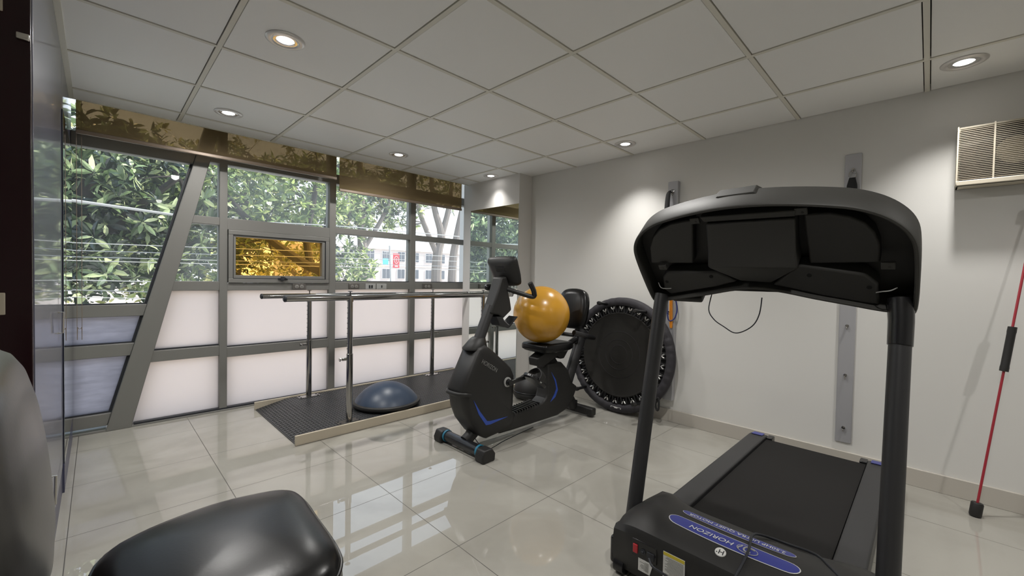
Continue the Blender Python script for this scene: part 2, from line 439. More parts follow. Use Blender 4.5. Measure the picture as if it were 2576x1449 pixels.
# leaning post
sp = MB()
za, zb = 0.0, 2.6
def slx(z): return (-0.387 + (0.126 + 0.387) * z / 2.055, -0.251 + (0.224 + 0.251) * z / 2.055)
a0, a1 = slx(za); b0, b1 = slx(zb)
sp.add([(a0, YW - 0.015, za), (a1, YW - 0.015, za), (b1, YW - 0.015, zb), (b0, YW - 0.015, zb), (a0, -0.08, za), (a1, -0.08, za), (b1, -0.08, zb), (b0, -0.08, zb)],
       [(0, 1, 2, 3), (7, 6, 5, 4), (0, 4, 5, 1), (1, 5, 6, 2), (2, 6, 7, 3), (3, 7, 4, 0)])
struct('trim_6', sp, 'alu', bevel=0.004)
struct('trim_7', MB().box(XL - 0.03, XE, YW - 0.012, -0.08, -0.005, 0.012), 'alu', bevel=0.002)
struct('trim_8', MB().box(0.2, XE, YW - 0.004, -0.10, 2.035, 2.125), 'alu', bevel=0.003)
struct('wall_front', MB().box(2.90, 3.2, -0.32, 0.0, -0.2, 2.7), 'pillar')
struct('slab', MB().box(-2.4, 3.2, -0.12, 0.0, -0.40, -0.006), 'outerwall')
struct('outer_wall', MB().box(-2.4, XL - 0.121, -0.14, -0.02, 0.0, 2.7), 'outerwall')

struct('trim_9', MB().box(-0.235, 2.70, YW - 0.002, -0.15, 0.012, 0.024), 'aludark')
GY = -0.155
def pane(parent, poly, mat, name='pane', dy=0.0):
    mb = MB().prism(poly, (0, GY + dy, 0), X, Z, Y, -0.003, 0.003)
    return mb.build(name, mat, parent, smooth=False)
def quad(x0, x1, z0, z1): return [(x0, z0), (x1, z0), (x1, z1), (x0, z1)]
def lbay(z0, z1):   # left bay polygon bounded by the leaning post
    return [(XL, z0), (slx(z0)[0] + 0.01, z0), (slx(z1)[0] + 0.01, z1), (XL, z1)]
def rail(parent, x0, x1, z0, z1, name='transom', gasket=True):
    o = MB().box(x0, x1, YW + 0.002, -0.12, z0, z1).build(name, 'alu', parent, 0.003)
    if gasket: MB().box(x0, x1, YW + 0.03, -0.13, z1, z1 + 0.008).build('gasket', 'aludark', parent, 0)
    return o
# window_1: left of the leaning post
w = sgroup('window_1', (XL, YW, 0))
pane(w, lbay(0.90, 2.0), 'glassleft'); pane(w, lbay(2.08, 2.55), 'glassleft')
pane(w, lbay(0.61, 0.82), 'frostblue'); pane(w, lbay(0.12, 0.535), 'frostblue')
for z0, z1 in ((0.04, 0.126), (0.528, 0.618), (0.816, 0.901), (1.995, 2.089)):
    MB().prism([(XL, z0), (slx(z0)[0], z0), (slx(z1)[0], z1), (XL, z1)], (0, 0, 0), X, Z, Y, YW + 0.002, -0.12).build('transom', 'alu', w, 0.003)
    if z0 < 1.5: MB().prism([(XL, z1), (slx(z1)[0], z1), (slx(z1 + 0.008)[0], z1 + 0.008), (XL, z1 + 0.008)], (0, 0, 0), X, Z, Y, YW + 0.03, -0.13).build('gasket', 'aludark', w)
bd = MB()
for z0, z1 in ((0.13, 0.525), (0.62, 0.815), (0.905, 1.993)):
    p0, p1 = slx(z0)[0], slx(z1)[0]
    bd.prism([(p0 - 0.016, z0), (p0, z0), (p1, z1), (p1 - 0.016, z1)], (0, 0, 0), X, Z, Y, YW + 0.028, -0.135)
bd.build('glazing_bead', 'aludark', w)
# window_2: between the leaning post and the first mullion
w = sgroup('window_2', (0.0, YW, 0))
def sbay(z0, z1): return [(slx(z0)[1] - 0.01, z0), (0.29, z0), (0.29, z1), (min(0.289, slx(z1)[1] - 0.01), z1)]
pane(w, sbay(1.60, 2.04), 'glass'); pane(w, sbay(1.07, 1.54), 'glass'); pane(w, sbay(0.55, 1.005), 'frost'); pane(w, sbay(0.01, 0.47), 'frost')
pane(w, sbay(2.12, 2.4), 'glass')
for z0, z1 in ((0.462, 0.545), (1.0, 1.075), (1.535, 1.598)):
    MB().prism([(slx(z0)[1] - 0.01, z0), (0.286, z0), (0.286, z1), (slx(z1)[1] - 0.01, z1)], (0, 0, 0), X, Z, Y, YW + 0.002, -0.12).build('transom', 'alu', w, 0.003)
MB().prism([(slx(0.545)[1] - 0.01, 0.545), (0.286, 0.545), (0.286, 0.555), (slx(0.555)[1] - 0.01, 0.555)], (0, 0, 0), X, Z, Y, YW + 0.03, -0.13).build('gasket', 'aludark', w)
# window_3: bay with the amber hopper
w = sgroup('window_3', (0.75, YW, 0))
x0, x1 = 0.338, 1.170
pane(w, quad(x0, x1, 1.60, 2.04), 'glass'); pane(w, quad(x0, x1, 0.53, 1.005), 'frost'); pane(w, quad(x0, x1, 0.01, 0.45), 'frost'); pane(w, quad(x0, x1, 2.12, 2.6), 'glass')
rail(w, x0, x1, 0.443, 0.525); rail(w, x0, x1, 1.0, 1.062, gasket=False); rail(w, x0, x1, 1.505, 1.60, gasket=False)
fr = MB()
for (a, b, c, d) in ((0.345, 1.163, 1.466, 1.504), (0.345, 1.163, 1.064, 1.10), (0.345, 0.378, 1.10, 1.466), (1.130, 1.163, 1.10, 1.466)): fr.box(a, b, YW - 0.012, -0.125, c, d)
fr.build('hopper_frame', 'alu', w, 0.003)
sa = MB()
for (a, b, c, d) in ((0.380, 1.128, 1.448, 1.464), (0.380, 1.128, 1.102, 1.128), (0.380, 0.398, 1.128, 1.448), (1.100, 1.128, 1.128, 1.448)): sa.box(a, b, YW - 0.004, -0.13, c, d)
sash = sa.build('hopper_sash', 'alu', w, 0.002)
ln = MB()
for (a, b, c, d) in ((0.3775, 1.1305, 1.4635, 1.4665), (0.3775, 1.1305, 1.0995, 1.1025), (0.3775, 0.3805, 1.10, 1.466), (1.1275, 1.1305, 1.10, 1.466)): ln.box(a, b, YW - 0.0126, YW + 0.02, c, d)
ln.build('hopper_gap', 'aludark', w)
pane(w, quad(0.396, 1.102, 1.126, 1.450), 'amber')
lt = MB().box(0.715, 0.79, YW - 0.022, YW - 0.004, 1.092, 1.108); lt.box(0.735, 0.76, YW - 0.035, YW - 0.02, 1.085, 1.122); lt.tube([(0.76, YW - 0.03, 1.118), (0.775, YW - 0.035, 1.105), (0.79, YW - 0.03, 1.095)], 0.004)
lt.build('latch', 'aludark', w, 0.002)
# window_4 and window_5
for nm, x0, x1 in (('window_4', 1.228, 2.062), ('window_5', 2.123, XE)):
    w = sgroup(nm, (x0, YW, 0))
    pane(w, quad(x0, x1, 1.61, 2.04), 'glass'); pane(w, quad(x0, x1, 1.08, 1.56), 'glass')
    pane(w, quad(x0, x1, 0.50, 1.005), 'frost'); pane(w, quad(x0, x1, 0.01, 0.43), 'frost'); pane(w, quad(x0, x1, 2.12, 2.6), 'glass')
    rail(w, x0, x1, 0.425, 0.500); rail(w, x0, x1, 1.002, 1.080); rail(w, x0, x1, 1.552, 1.613, gasket=False)
#SECTION blinds
# ------------------------------------------------------------------ roller blinds
def blind(x0, x1, zb, label):
    t = thing('roller_blind', label, 'roller blind', (x0, -0.36, zb), 'brown sunscreen roller blinds under the ceiling edge')
    MB().box(x0, x1, -0.3615, -0.3600, zb, 2.44).build('fabric', 'blind', t, smooth=False)
    MB().box(x0 - 0.002, x1 + 0.002, -0.372, -0.352, zb - 0.022, zb + 0.004).build('bottom_bar', 'bar', t, 0.004)
    MB().cyl((x0, -0.345, 2.46), (x1, -0.345, 2.46), 0.022).build('roller', 'bar', t)
    return t
blind(-0.520, 1.165, 2.058, 'long brown screen blind rolled nearly up, left of the two')
blind(1.192, 2.640, 1.958, 'brown screen blind hanging lower, beside the white pillar')
t = MB().tube([(-0.496, -0.33, 2.40), (-0.497, -0.33, 0.80), (-0.499, -0.328, 0.765), (-0.508, -0.326, 0.752), (-0.517, -0.328, 0.765), (-0.52, -0.33, 0.80), (-0.520, -0.33, 2.40)], 0.0016, 6, smooth=4).build('blind_cord', 'bar')
tag(t, 'thin looped pull cord hanging from the blind beside the left wall mirror', 'cord')

#SECTION wallthings
# ------------------------------------------------------------------ mirrors, cupboard, door
t = thing('wall_mirror', 'tall frameless mirror on the white pillar reflecting the window', 'mirror', (2.71, -0.86, 0.0))
MB().box(2.7045, 2.7085, -1.2505, -0.462, 0.012, 1.933).build('glass', 'mirror', t, smooth=False)
MB().box(2.7086, 2.7098, -1.2505, -0.462, 0.012, 1.933).build('backing', 'mirroredge', t, smooth=False)
t = thing('wall_mirror', 'narrow frameless mirror sheet on the left wall beside the window cord', 'mirror', (XL, -0.7, 0.15))
MB().box(XL + 0.0042, XL + 0.0052, -1.198, -0.225, 0.15, 1.955).build('glass', 'mirror', t, smooth=False)
MB().box(XL + 0.0005, XL + 0.0041, -1.2, -0.225, 0.149, 1.956).build('backing', 'mirroredge', t, smooth=False)

t = thing('cupboard', 'tall built-in cupboard with glossy blue-grey doors along the left wall', 'cupboard', (XL - 0.2, -1.85, 0))
MB().box(XL - 0.45, XL - 0.019, -2.515, -1.206, 0.148, H).build('body', 'gloss', t)
MB().box(XL - 0.45, XL - 0.004, -2.515, -1.206, 0.0, 0.148).build('plinth', 'navy', t)
def handle(parent, y, z0, z1):
    h = MB().tube([(XL, y, z0 + 0.006), (XL + 0.016, y, z0 + 0.006), (XL + 0.018, y, z1 - 0.006), (XL, y, z1 - 0.006)], 0.0045, 8)
    h.build('handle', 'satin', parent)
d = MB().box(XL - 0.018, XL, -2.515, -1.208, 0.150, H - 0.002).build('door', 'gloss', t, 0.0015); handle(d, -1.565, 0.855, 0.960); handle(d, -2.10, 0.290, 0.405)

w = sgroup('door_1', (-0.9, -2.53, 0))
MB().box(-1.94, XL - 0.002, -2.545, -2.517, 0.005, H - 0.002).build('leaf', 'maroon', w, 0.002)
MB().box(-0.578, -0.553, -2.556, -2.545, 1.768, 1.786).build('catch', 'satin', w, 0.003)
for z in (1.83, 1.02): MB().box(-0.64, -0.600, -2.551, -2.545, z, z + 0.06).build('hinge', 'board', w, 0.002)

# sockets and switches on the transom
def plate(x0, x1, z0, z1, kind, label, name='socket_plate', cat='socket'):
    y1 = YW + 0.0015
    t = thing(name, label, cat, ((x0 + x1) / 2, y1, z0), 'sockets and switches along the window transom')
    MB().box(x0, x1, y1 - 0.014, y1, z0, z1).build('plate', 'socket' if kind == 's' else 'greyplate', t, 0.003)
    xm, zm = (x0 + x1) / 2, (z0 + z1) / 2
    if kind == 's':
        for sx in (-0.021, 0.021):
            f = MB().lathe((xm + sx, y1 - 0.013, zm), (0, -1, 0), [(0, 0), (0.0165, 0), (0.0165, 0.004), (0.014, 0.005), (0, 0.005)], 20).build('socket_face', 'socketface', t)
            h = MB().box(xm + sx - 0.007, xm + sx - 0.004, y1 - 0.0195, y1 - 0.017, zm - 0.001, zm + 0.008)
            h.box(xm + sx + 0.004, xm + sx + 0.007, y1 - 0.0195, y1 - 0.017, zm - 0.001, zm + 0.008)
            h.cyl((xm + sx, y1 - 0.0175, zm - 0.007), (xm + sx, y1 - 0.0195, zm - 0.007), 0.0028, 10)
            h.build('slot', 'aludark', f)
    elif kind == 'd':
        for sx in (-0.014, 0.012): MB().box(xm + sx - 0.008, xm + sx + 0.008, y1 - 0.019, y1 - 0.013, zm - 0.016, zm + 0.014).build('switch_rocker', 'aludark', t, 0.001)
    else:
        MB().box(xm - 0.006, xm + 0.006, y1 - 0.018, y1 - 0.013, zm - 0.012, zm + 0.012).build('switch_toggle', 'aludark', t, 0.001)
plate(0.838, 0.951, 1.003, 1.060, 's', 'dark double socket plate on the bar below the amber window')
plate(1.360, 1.467, 1.006, 1.062, 's', 'dark double socket plate right of the tall mullion, beside the twin switch')
plate(1.534, 1.645, 1.004, 1.062, 'd', 'grey switch plate with two dark rockers on the window bar', 'switch_plate', 'switch')
plate(1.655, 1.768, 1.004, 1.062, 't', 'grey switch plate with one small toggle, right of the twin rocker plate', 'switch_plate', 'switch')
plate(2.219, 2.344, 1.004, 1.064, 's', 'dark double socket plate on the window bar nearest the pillar')

# steel channels on the right wall
def wall_rail(y0, y1, x0, z0, z1, bolts, label):
    t = thing('wall_rail', label, 'wall rail', (XR, (y0 + y1) / 2, z0), 'brushed steel rails on the right wall')
    MB().box(x0, XR, y0, y1, z0, z1).build('plate', 'steel', t, 0.004)
    for z in bolts:
        b = MB().lathe((x0, (y0 + y1) / 2, z), (-1, 0, 0), [(0, 0), (0.009, 0), (0.009, 0.005), (0.005, 0.006), (0.005, 0.02), (0, 0.02)], 16)
        ym = (y0 + y1) / 2
        b.tube([(x0 - 0.012 - 0.010 * math.cos(k * PI / 6), ym, z - 0.012 + 0.010 * math.sin(k * PI / 6)) for k in range(12)], 0.0025, 8, closed=True)
        b.build('eye_bolt', 'chrome', t)
    return t
wall_rail(-3.997, -3.915, XR - 0.012, 0.155, 1.958, (0.25, 0.58, 0.89, 1.22, 1.54, 1.86), 'tall flat steel wall rail with eye bolts behind the treadmill belt')
wall_rail(-2.872, -2.790, XR - 0.045, 0.18, 1.952, (0.35, 0.9, 1.3, 1.86), 'tall square steel wall rail behind the trampoline edge')

# things hanging from the rails
t = thing('suspension_strap', 'black strap on a carabiner hanging from the rail above the treadmill console', 'strap', (XR - 0.03, -3.956, 1.8))
MB().tube([(XR - 0.026, -3.956 + 0.017 * math.cos(a * PI / 8), 1.822 + 0.030 * math.sin(a * PI / 8)) for a in range(16)], 0.003, 8, closed=True).build('carabiner', 'chrome', t)
MB().tube([(XR - 0.030, -3.956, 1.806), (XR - 0.032, -3.956, 1.76), (XR - 0.034, -3.957, 1.60), (XR - 0.034, -3.957, 1.32)], [0.016, 0.026, 0.034, 0.030], 10, flat=((0, 1, 0), 1.0, 0.5)).build('webbing', 'cloth', t)
t = thing('hand_strap', 'black padded strap looped over the hook of the rail behind the trampoline', 'strap', (XR - 0.07, -2.82, 1.3))
MB().tube([(XR - 0.062, -2.818, 1.872), (XR - 0.085, -2.812, 1.84), (XR - 0.090, -2.806, 1.72), (XR - 0.085, -2.80, 1.5), (XR - 0.075, -2.81, 1.22)], [0.012, 0.019, 0.022, 0.022, 0.018], 10, smooth=4, flat=((0, 1, 0), 1.0, 0.55)).build('webbing', 'cloth', t)
MB().tube([(XR - 0.056, -2.831 + 0.013 * math.cos(a * PI / 7), 1.868 + 0.016 * math.sin(a * PI / 7)) for a in range(14)], 0.0025, 8, closed=True).build('ring', 'chrome', t)
t = MB().tube([(XR - 0.058, -2.845, 1.29), (XR - 0.062, -2.842, 1.0), (XR - 0.06, -2.846, 0.80), (XR - 0.058, -2.853, 0.775), (XR - 0.058, -2.858, 0.80), (XR - 0.058, -2.853, 1.0), (XR - 0.056, -2.849, 1.29)], 0.006, 8, smooth=4).build('resistance_band', 'orange')
tag(t, 'orange elastic band hanging on the steel rail behind the treadmill post', 'exercise band')
t = MB().tube([(XR - 0.085, -2.865, 1.295), (XR - 0.080, -2.872, 1.1), (XR - 0.062, -2.898, 0.95), (XR - 0.062, -2.893, 0.88), (XR - 0.064, -2.870, 0.838), (XR - 0.076, -2.835, 0.845), (XR - 0.085, -2.828, 1.0), (XR - 0.085, -2.828, 1.29)], 0.005, 8, smooth=5).build('resistance_tube', 'bluecord')
tag(t, 'dark blue rubber tube looping out beside the orange band', 'exercise band')

# extractor fan box
t = thing('wall_fan', 'cream louvred box fan mounted high on the right wall', 'fan', (XR, -4.67, 1.68))
y0, y1, z0, z1, xf = -4.955, -4.392, 1.675, 1.985, 2.782
hb = MB().box(xf + 0.02, XR, y0, y0 + 0.012, z0, z1); hb.box(xf + 0.02, XR, y1 - 0.012, y1, z0, z1); hb.box(xf + 0.02, XR, y0, y1, z1 - 0.012, z1); hb.box(xf - 0.004, XR, y0, y1, z0, z0 + 0.012)
hb.box(XR - 0.012, XR, y0, y1, z0, z1)
hb.build('housing', 'cream', t, 0.003)
MB().box(xf + 0.07, xf + 0.074, y0 + 0.012, y1 - 0.012, z0 + 0.012, z1 - 0.012).build('baffle', 'fanbaffle', t)
gr = MB()
for k in range(30):
    z = z0 + 0.034 + k * (z1 - z0 - 0.044) / 29
    gr.obox((xf + 0.006, (y0 + y1) / 2, z), (0, 1, 0), (1, 0, 0.2), (-0.2, 0, 1), y1 - y0, 0.008, 0.0036)
for y in (y1 - 0.003, y0 + 0.003, y1 - 0.13, y1 - 0.31, y1 - 0.44): gr.box(xf, xf + 0.016, y - 0.003, y + 0.003, z0 + 0.02, z1)
gr.build('louvre_grille', 'cream', t)
MB().box(xf - 0.006, xf + 0.02, y0, y1, z0, z0 + 0.026).build('bottom_lip', 'cream', t, 0.004)
cy, cz = y1 - 0.205, (z0 + z1) / 2 + 0.01
MB().lathe((xf + 0.066, cy, cz), (-1, 0, 0), [(0, 0), (0.138, 0), (0.138, 0.002), (0, 0.002)], 40).build('fan_opening', 'fandark', t)
fn = MB().lathe((xf + 0.060, cy, cz), (-1, 0, 0), [(0, 0), (0.068, 0), (0.066, 0.022), (0, 0.026)], 28)
fn.build('fan_hub', 'cream', t)
for k in range(5):
    a = k * 2 * PI / 5 + 0.4; e = Vector((0, math.cos(a), math.sin(a))); tt = Vector((0, -math.sin(a), math.cos(a)))
    MB().obox(Vector((xf + 0.052, cy, cz)) + e * 0.098, e, tt * 0.9 + X * 0.35, X * 0.9 - tt * 0.35, 0.062, 0.034, 0.002).build('fan_blade', 'fandark', t)

# flexible exercise bar
t = thing('flexible_bar', 'red flexible exercise bar with black grip leaning on the right wall', 'exercise bar', (2.690, -4.51, 0))
def P(s): return Vector((2.690, -4.510, 0.035)) + (Vector((2.800, -4.612, 0.981)) - Vector((2.690, -4.510, 0.035))) * s
MB().tube([P(s) for s in (0.02, 0.4, 0.8, 1.2, 1.58)], 0.0052, 10).build('rod', 'redrod', t)
g = MB().lathe(P(0.735), P(1) - P(0), [(0, 0), (0.016, 0), (0.0165, 0.02), (0.0155, 0.03), (0.0155, 0.19), (0.0165, 0.20), (0.016, 0.225), (0, 0.225)], 18)
g.build('grip', 'black', t)
MB().lathe(P(-0.035), P(1) - P(0), [(0, 0), (0.021, 0), (0.023, 0.006), (0.023, 0.062), (0.020, 0.068), (0, 0.068)], 20).build('end_weight', 'black', t)
MB().lathe(P(1.55), P(1) - P(0), [(0, 0), (0.021, 0), (0.023, 0.006), (0.023, 0.05), (0.020, 0.055), (0, 0.055)], 20).build('end_weight', 'black', t)

# downlights
def downlight(x, y, label):
    t = thing('downlight', label, 'ceiling light', (x, y, H), 'recessed ceiling downlights')
    MB().lathe((x, y, H + 0.0025), (0, 0, -1), [(0.052, 0.0), (0.084, 0), (0.084, 0.002), (0.079, 0.006), (0.064, 0.008), (0.056, 0.005), (0.052, 0.0)], 40).build('trim_ring', 'lampring', t)
    MB().lathe((x, y, H + 0.0025), (0, 0, -1), [(0.036, 0.0), (0.052, 0.0), (0.054, 0.004), (0.048, 0.0055), (0.038, 0.003), (0.036, 0.0)], 40).build('reflector', 'lampcan', t)
    MB().lathe((x, y, H + 0.0024), (0, 0, -1), [(0, 0), (0.0365, 0), (0.034, 0.002), (0, 0.004)], 32).build('lens', 'lens', t)
    return t
LIGHTS = [(0.208, -2.131, 'round downlight nearest the camera, upper left of the ceiling'), (0.220, -0.864, 'small downlight above the leaning window post'), (1.518, -0.873, 'downlight above the middle of the parallel bars'),
          (2.590, -0.933, 'downlight beside the top of the white pillar'), (2.600, -2.543, 'downlight beside the right wall above the trampoline'), (2.590, -4.398, 'downlight at the right edge above the box fan')]
LP = []
for x, y, lb in LIGHTS:
    downlight(x, y, lb); LP.append((x, y))
#SECTION bars
# ------------------------------------------------------------------ parallel bars
t = thing('parallel_bars', 'chrome parallel walking bars on a black ribbed ramp platform by the window', 'parallel bars', (1.56, -0.855, 0))
px0, px1, py0, py1 = 0.505, 2.640, -1.369, -0.342
dk = MB()
ribs = [(px0 + 0.008, 0.006), (0.745, 0.054), (px1, 0.054)]
dk.prism([(px0 + 0.008, 0.0), (px0 + 0.008, 0.006), (0.745, 0.054), (px1, 0.054), (px1, 0.0)], (0, 0, 0), X, Z, Y, py0 + 0.018, py1 - 0.018)
x = px0 + 0.02
while x < px1 - 0.01:        # raised ribs across the walkway
    z = 0.054 if x > 0.745 else 0.006 + (x - px0 - 0.008) / (0.745 - px0 - 0.008) * 0.048
    dk.box(x - 0.004, x + 0.004, py0 + 0.019, py1 - 0.019, z - 0.002, z + 0.0022)
    x += 0.021
dy = py0 + 0.03
while dy < py1 - 0.02:
    dk.box(0.746, px1 - 0.002, dy - 0.002, dy + 0.002, 0.053, 0.0557)
    dk.add([(xx, yy, zz) for xx, zb2 in ((0.520, 0.0085), (0.745, 0.054)) for yy in (dy - 0.002, dy + 0.002) for zz in (zb2 - 0.001, zb2 + 0.0017)], [(0, 1, 3, 2), (4, 6, 7, 5), (0, 4, 5, 1), (2, 3, 7, 6), (0, 2, 6, 4), (1, 5, 7, 3)])
    dy += 0.042
dk.build('deck', 'rubber', t, smooth=False)
MB().box(px0, px1, py0, py0 + 0.017, 0.001, 0.068).build('side_board', 'board', t, 0.003)
MB().box(px0, px1, py1 - 0.017, py1, 0.001, 0.066).build('side_board', 'board', t, 0.003)
def bars_post(x, y, zr, kdir):
    bp = MB().box(x - 0.088, x + 0.088, y - 0.036, y + 0.036, 0.056, 0.061).build('base_plate', 'chrome', t, 0.001)
    for sx in (-0.072, 0.072):
        for sy in (-0.022, 0.022): MB().lathe((x + sx, y + sy, 0.061), (0, 0, 1), [(0, 0), (0.008, 0), (0.006, 0.004), (0, 0.004)], 10).build('screw', 'aludark', bp)
    po = MB().lathe((x, y, 0.061), (0, 0, 1), [(0, 0), (0.0235, 0), (0.0235, 0.50), (0.0215, 0.502), (0, 0.502)], 24).build('post', 'chrome', t)
    up = MB().lathe((x, y, 0.55), (0, 0, 1), [(0, 0), (0.0195, 0), (0.0195, zr - 0.55 - 0.02), (0, zr - 0.57)], 24).build('upper_post', 'chrome', t)
    for k in range(9): MB().cyl((x - 0.0190, y, 0.60 + k * 0.038), (x - 0.0202, y, 0.60 + k * 0.038), 0.0045, 10).build('hole', 'aludark', up)
    k = MB().lathe((x, y, 0.525), (kdir, 0, 0), [(0, 0.02), (0.011, 0.02), (0.011, 0.055), (0.005, 0.057), (0.005, 0.068), (0.014, 0.070), (0.014, 0.076), (0, 0.077)], 16)
    k.build('plunger_knob', 'chrome', t)
    sd = MB().cyl((x, y, zr - 0.03), (x, y, zr + 0.0), 0.024, 20)
    sd.build('saddle', 'chrome', t)
    cl = MB().cyl((x, y, zr + 0.015), (x, y, zr + 0.045), 0.004, 10).lathe((x, y, zr + 0.042), (0, 0, 1), [(0, 0), (0.012, 0.001), (0.020, 0.004), (0.012, 0.007), (0, 0.007)], 16)
    cl.build('wing_screw', 'aludark', t)
for xx, kd in ((0.912, -1), (2.215, 1)):
    bars_post(xx, -0.422, 0.957, kd); bars_post(xx - 0.008, -1.283, 0.980, kd)
for y, z, xa, xb in ((-0.422, 0.957, 0.530, 2.700), (-1.283, 0.980, 0.455, 2.60)):
    rl = MB().lathe((xa, y, z), (1, 0, 0), [(0, 0), (0.016, 0), (0.0215, 0.006), (0.0215, xb - xa - 0.006), (0.016, xb - xa), (0, xb - xa)], 24).build('hand_rail', 'chrome', t)
    MB().lathe((xa - 0.004, y, z), (1, 0, 0), [(0, 0), (0.014, 0.0), (0.0222, 0.006), (0.0222, 0.016), (0.0216, 0.016)], 20).build('end_cap', 'aludark', rl)
    MB().lathe((xb + 0.004, y, z), (-1, 0, 0), [(0, 0), (0.014, 0.0), (0.0222, 0.006), (0.0222, 0.016), (0.0216, 0.016)], 20).build('end_cap', 'aludark', rl)

# half-ball balance trainer
t = thing('balance_trainer', 'dark blue half-dome balance trainer on the ribbed platform', 'balance trainer', (1.315, -1.085, 0.056))
MB().lathe((1.315, -1.085, 0.0575), (0, 0, 1), [(0, 0), (0.245, 0), (0.268, 0.010), (0.278, 0.026), (0.276, 0.040), (0.262, 0.047), (0.25, 0.046), (0, 0.046)], 56).build('base', 'black', t)
Rs = 0.300; am = math.asin(0.258 / Rs)
pr = [(Rs * math.sin(am * (1 - i / 20)), 0.044 + Rs * (math.cos(am * (1 - i / 20)) - math.cos(am))) for i in range(21)]
pr[-1] = (0, pr[-1][1])
MB().lathe((1.315, -1.085, 0.056), (0, 0, 1), pr, 56).build('dome', 'bluedome', t, angle=60)

#SECTION bike
# ------------------------------------------------------------------ exercise bike (recumbent), axis along X
YC = -2.17
t = thing('exercise_bike', 'black recumbent exercise bike with blue stripes on the tiled floor', 'exercise bike', (1.8, YC, 0))
sh = [(1.335, 0.690), (1.395, 0.705), (1.47, 0.655), (1.592, 0.560), (1.640, 0.520), (1.672, 0.465), (1.676, 0.40), (1.668, 0.19), (1.70, 0.16), (1.66, 0.085), (1.42, 0.065), (1.345, 0.11), (1.262, 0.215), (1.226, 0.30), (1.214, 0.37), (1.205, 0.40), (1.198, 0.43)]
sh_o = MB().loft(sh, (0, YC, 0), X, Z, Y, [(0.0, -0.088), (0.80, -0.088), (0.93, -0.086), (0.985, -0.072), (1.0, -0.045), (1.0, 0.045), (0.985, 0.072), (0.93, 0.086), (0.80, 0.088), (0.0, 0.088)])
sh_o.build('shroud', 'black', t, angle=50)
rm = MB()
rm.tube([(1.205 + 0.012, YC + 0.09, 0.40), (1.19, YC + 0.05, 0.402), (1.185, YC, 0.402), (1.19, YC - 0.05, 0.402), (1.225, YC - 0.09, 0.40), (1.262, YC - 0.093, 0.392)], 0.014, 10, smooth=4, flat=((0, 0, 1), 1.0, 0.8))
rm.build('front_seam', 'black', t)
MB().loft([(0.088 * math.cos(a), 0.080 * math.sin(a)) for a in [2 * PI * k / 24 for k in range(24)]], (1.365, YC, 0.668), X, Y, (Vector((0.09, 0, 0.21))).normalized(), [(0, 0), (0.95, 0), (1.0, 0.012), (0.62, 0.075), (0.5, 0.085), (0, 0.085)]).build('mast_collar', 'black', t, angle=50)
# lower frame beam
fb = [(1.55, 0.060), (1.68, 0.055), (2.20, 0.048), (2.32, 0.075), (2.40, 0.14), (2.46, 0.24), (2.38, 0.29), (2.33, 0.40), (2.24, 0.475), (2.06, 0.485), (2.07, 0.26), (2.055, 0.215), (2.01, 0.185), (1.67, 0.165), (1.55, 0.15)]
MB().prism(fb, (0, YC, 0), X, Z, Y, -0.062, 0.062).build('lower_frame', 'black', t, 0.016, seg=3)
st = MB()
for k in range(11): st.box(1.70 + k * 0.027, 1.711 + k * 0.027, YC - 0.058, YC + 0.058, 0.160 + k * 0.0016, 0.181 + k * 0.0016)
st.build('step_ribs', 'black2', t)
# stripes on the near side
MB().prism([(1.292, 0.355), (1.350, 0.268), (1.413, 0.192), (1.440, 0.186), (1.605, 0.180), (1.440, 0.163), (1.402, 0.167), (1.338, 0.252)], (0, YC - 0.0875, 0), X, Z, Y, -0.0025, 0.002).build('stripe', 'bluestripe', t, label='blue stripe')
MB().prism([(2.103, 0.415), (2.160, 0.345), (2.190, 0.260), (2.160, 0.208), (2.100, 0.180), (2.150, 0.235), (2.168, 0.272), (2.150, 0.335)], (0, YC - 0.062, 0), X, Z, Y, -0.0025, 0.002).build('stripe', 'bluestripe', t, label='blue stripe')
a = Vector((1.357, 0, 0.600)); b = Vector((1.497, 0, 0.515)); u = (b - a).normalized()
text('HORIZON', 'lettering', 'greyprint', t, ((a.x + b.x) / 2, YC - 0.0895, (a.z + b.z) / 2), u, Vector((-u.z, 0, u.x)), 0.040, sx=0.86)
# rear tube carrying the back pad
MB().tube([(2.375, YC, 0.24), (2.465, YC, 0.42), (2.565, YC, 0.62), (2.60, YC, 0.70)], 0.052, 16, flat=((1, 0, 0.5), 1.0, 0.75)).build('rear_tube', 'paint', t)
# stabilisers
fs = MB().lathe((1.292, -1.945, 0.046), (0, -1, 0), [(0, 0), (0.036, 0), (0.036, 0.42), (0, 0.42)], 20).build('front_stabiliser', 'black2', t)
for y, s in ((-1.930, 1), (-2.385, -1)):
    MB().prism([(-0.05, -0.046), (-0.056, -0.01), (-0.035, 0.036), (0.03, 0.036), (0.056, 0.0), (0.052, -0.046)], (1.292, y, 0.046), X, Z, Y, -0.045 if s > 0 else -0.035, 0.035 if s > 0 else 0.045).build('stabiliser_cap', 'black', fs, 0.01, seg=3)
for y in (-1.985, -2.330): MB().lathe((1.292, y - 0.008, 0.046), (0, 1, 0), [(0.036, 0), (0.0405, 0), (0.0405, 0.016), (0.036, 0.016)], 24).build('stabiliser_ring', 'bluering', fs)
MB().tube([(1.302, YC, 0.06), (1.34, YC, 0.085), (1.40, YC, 0.14)], [0.042, 0.040, 0.05], 16).build('front_neck', 'black', t)
rs = MB().lathe((2.50, -1.965, 0.045), (0, -1, 0), [(0, 0), (0.045, 0), (0.045, 0.41), (0, 0.41)], 4).build('rear_stabiliser', 'black', t, 0.012, seg=3)
MB().tube([(2.47, -2.10, 0.07), (2.47, -2.10, 0.115), (2.47, -2.22, 0.115), (2.47, -2.22, 0.07)], 0.006, 8).build('transport_handle', 'black2', t)
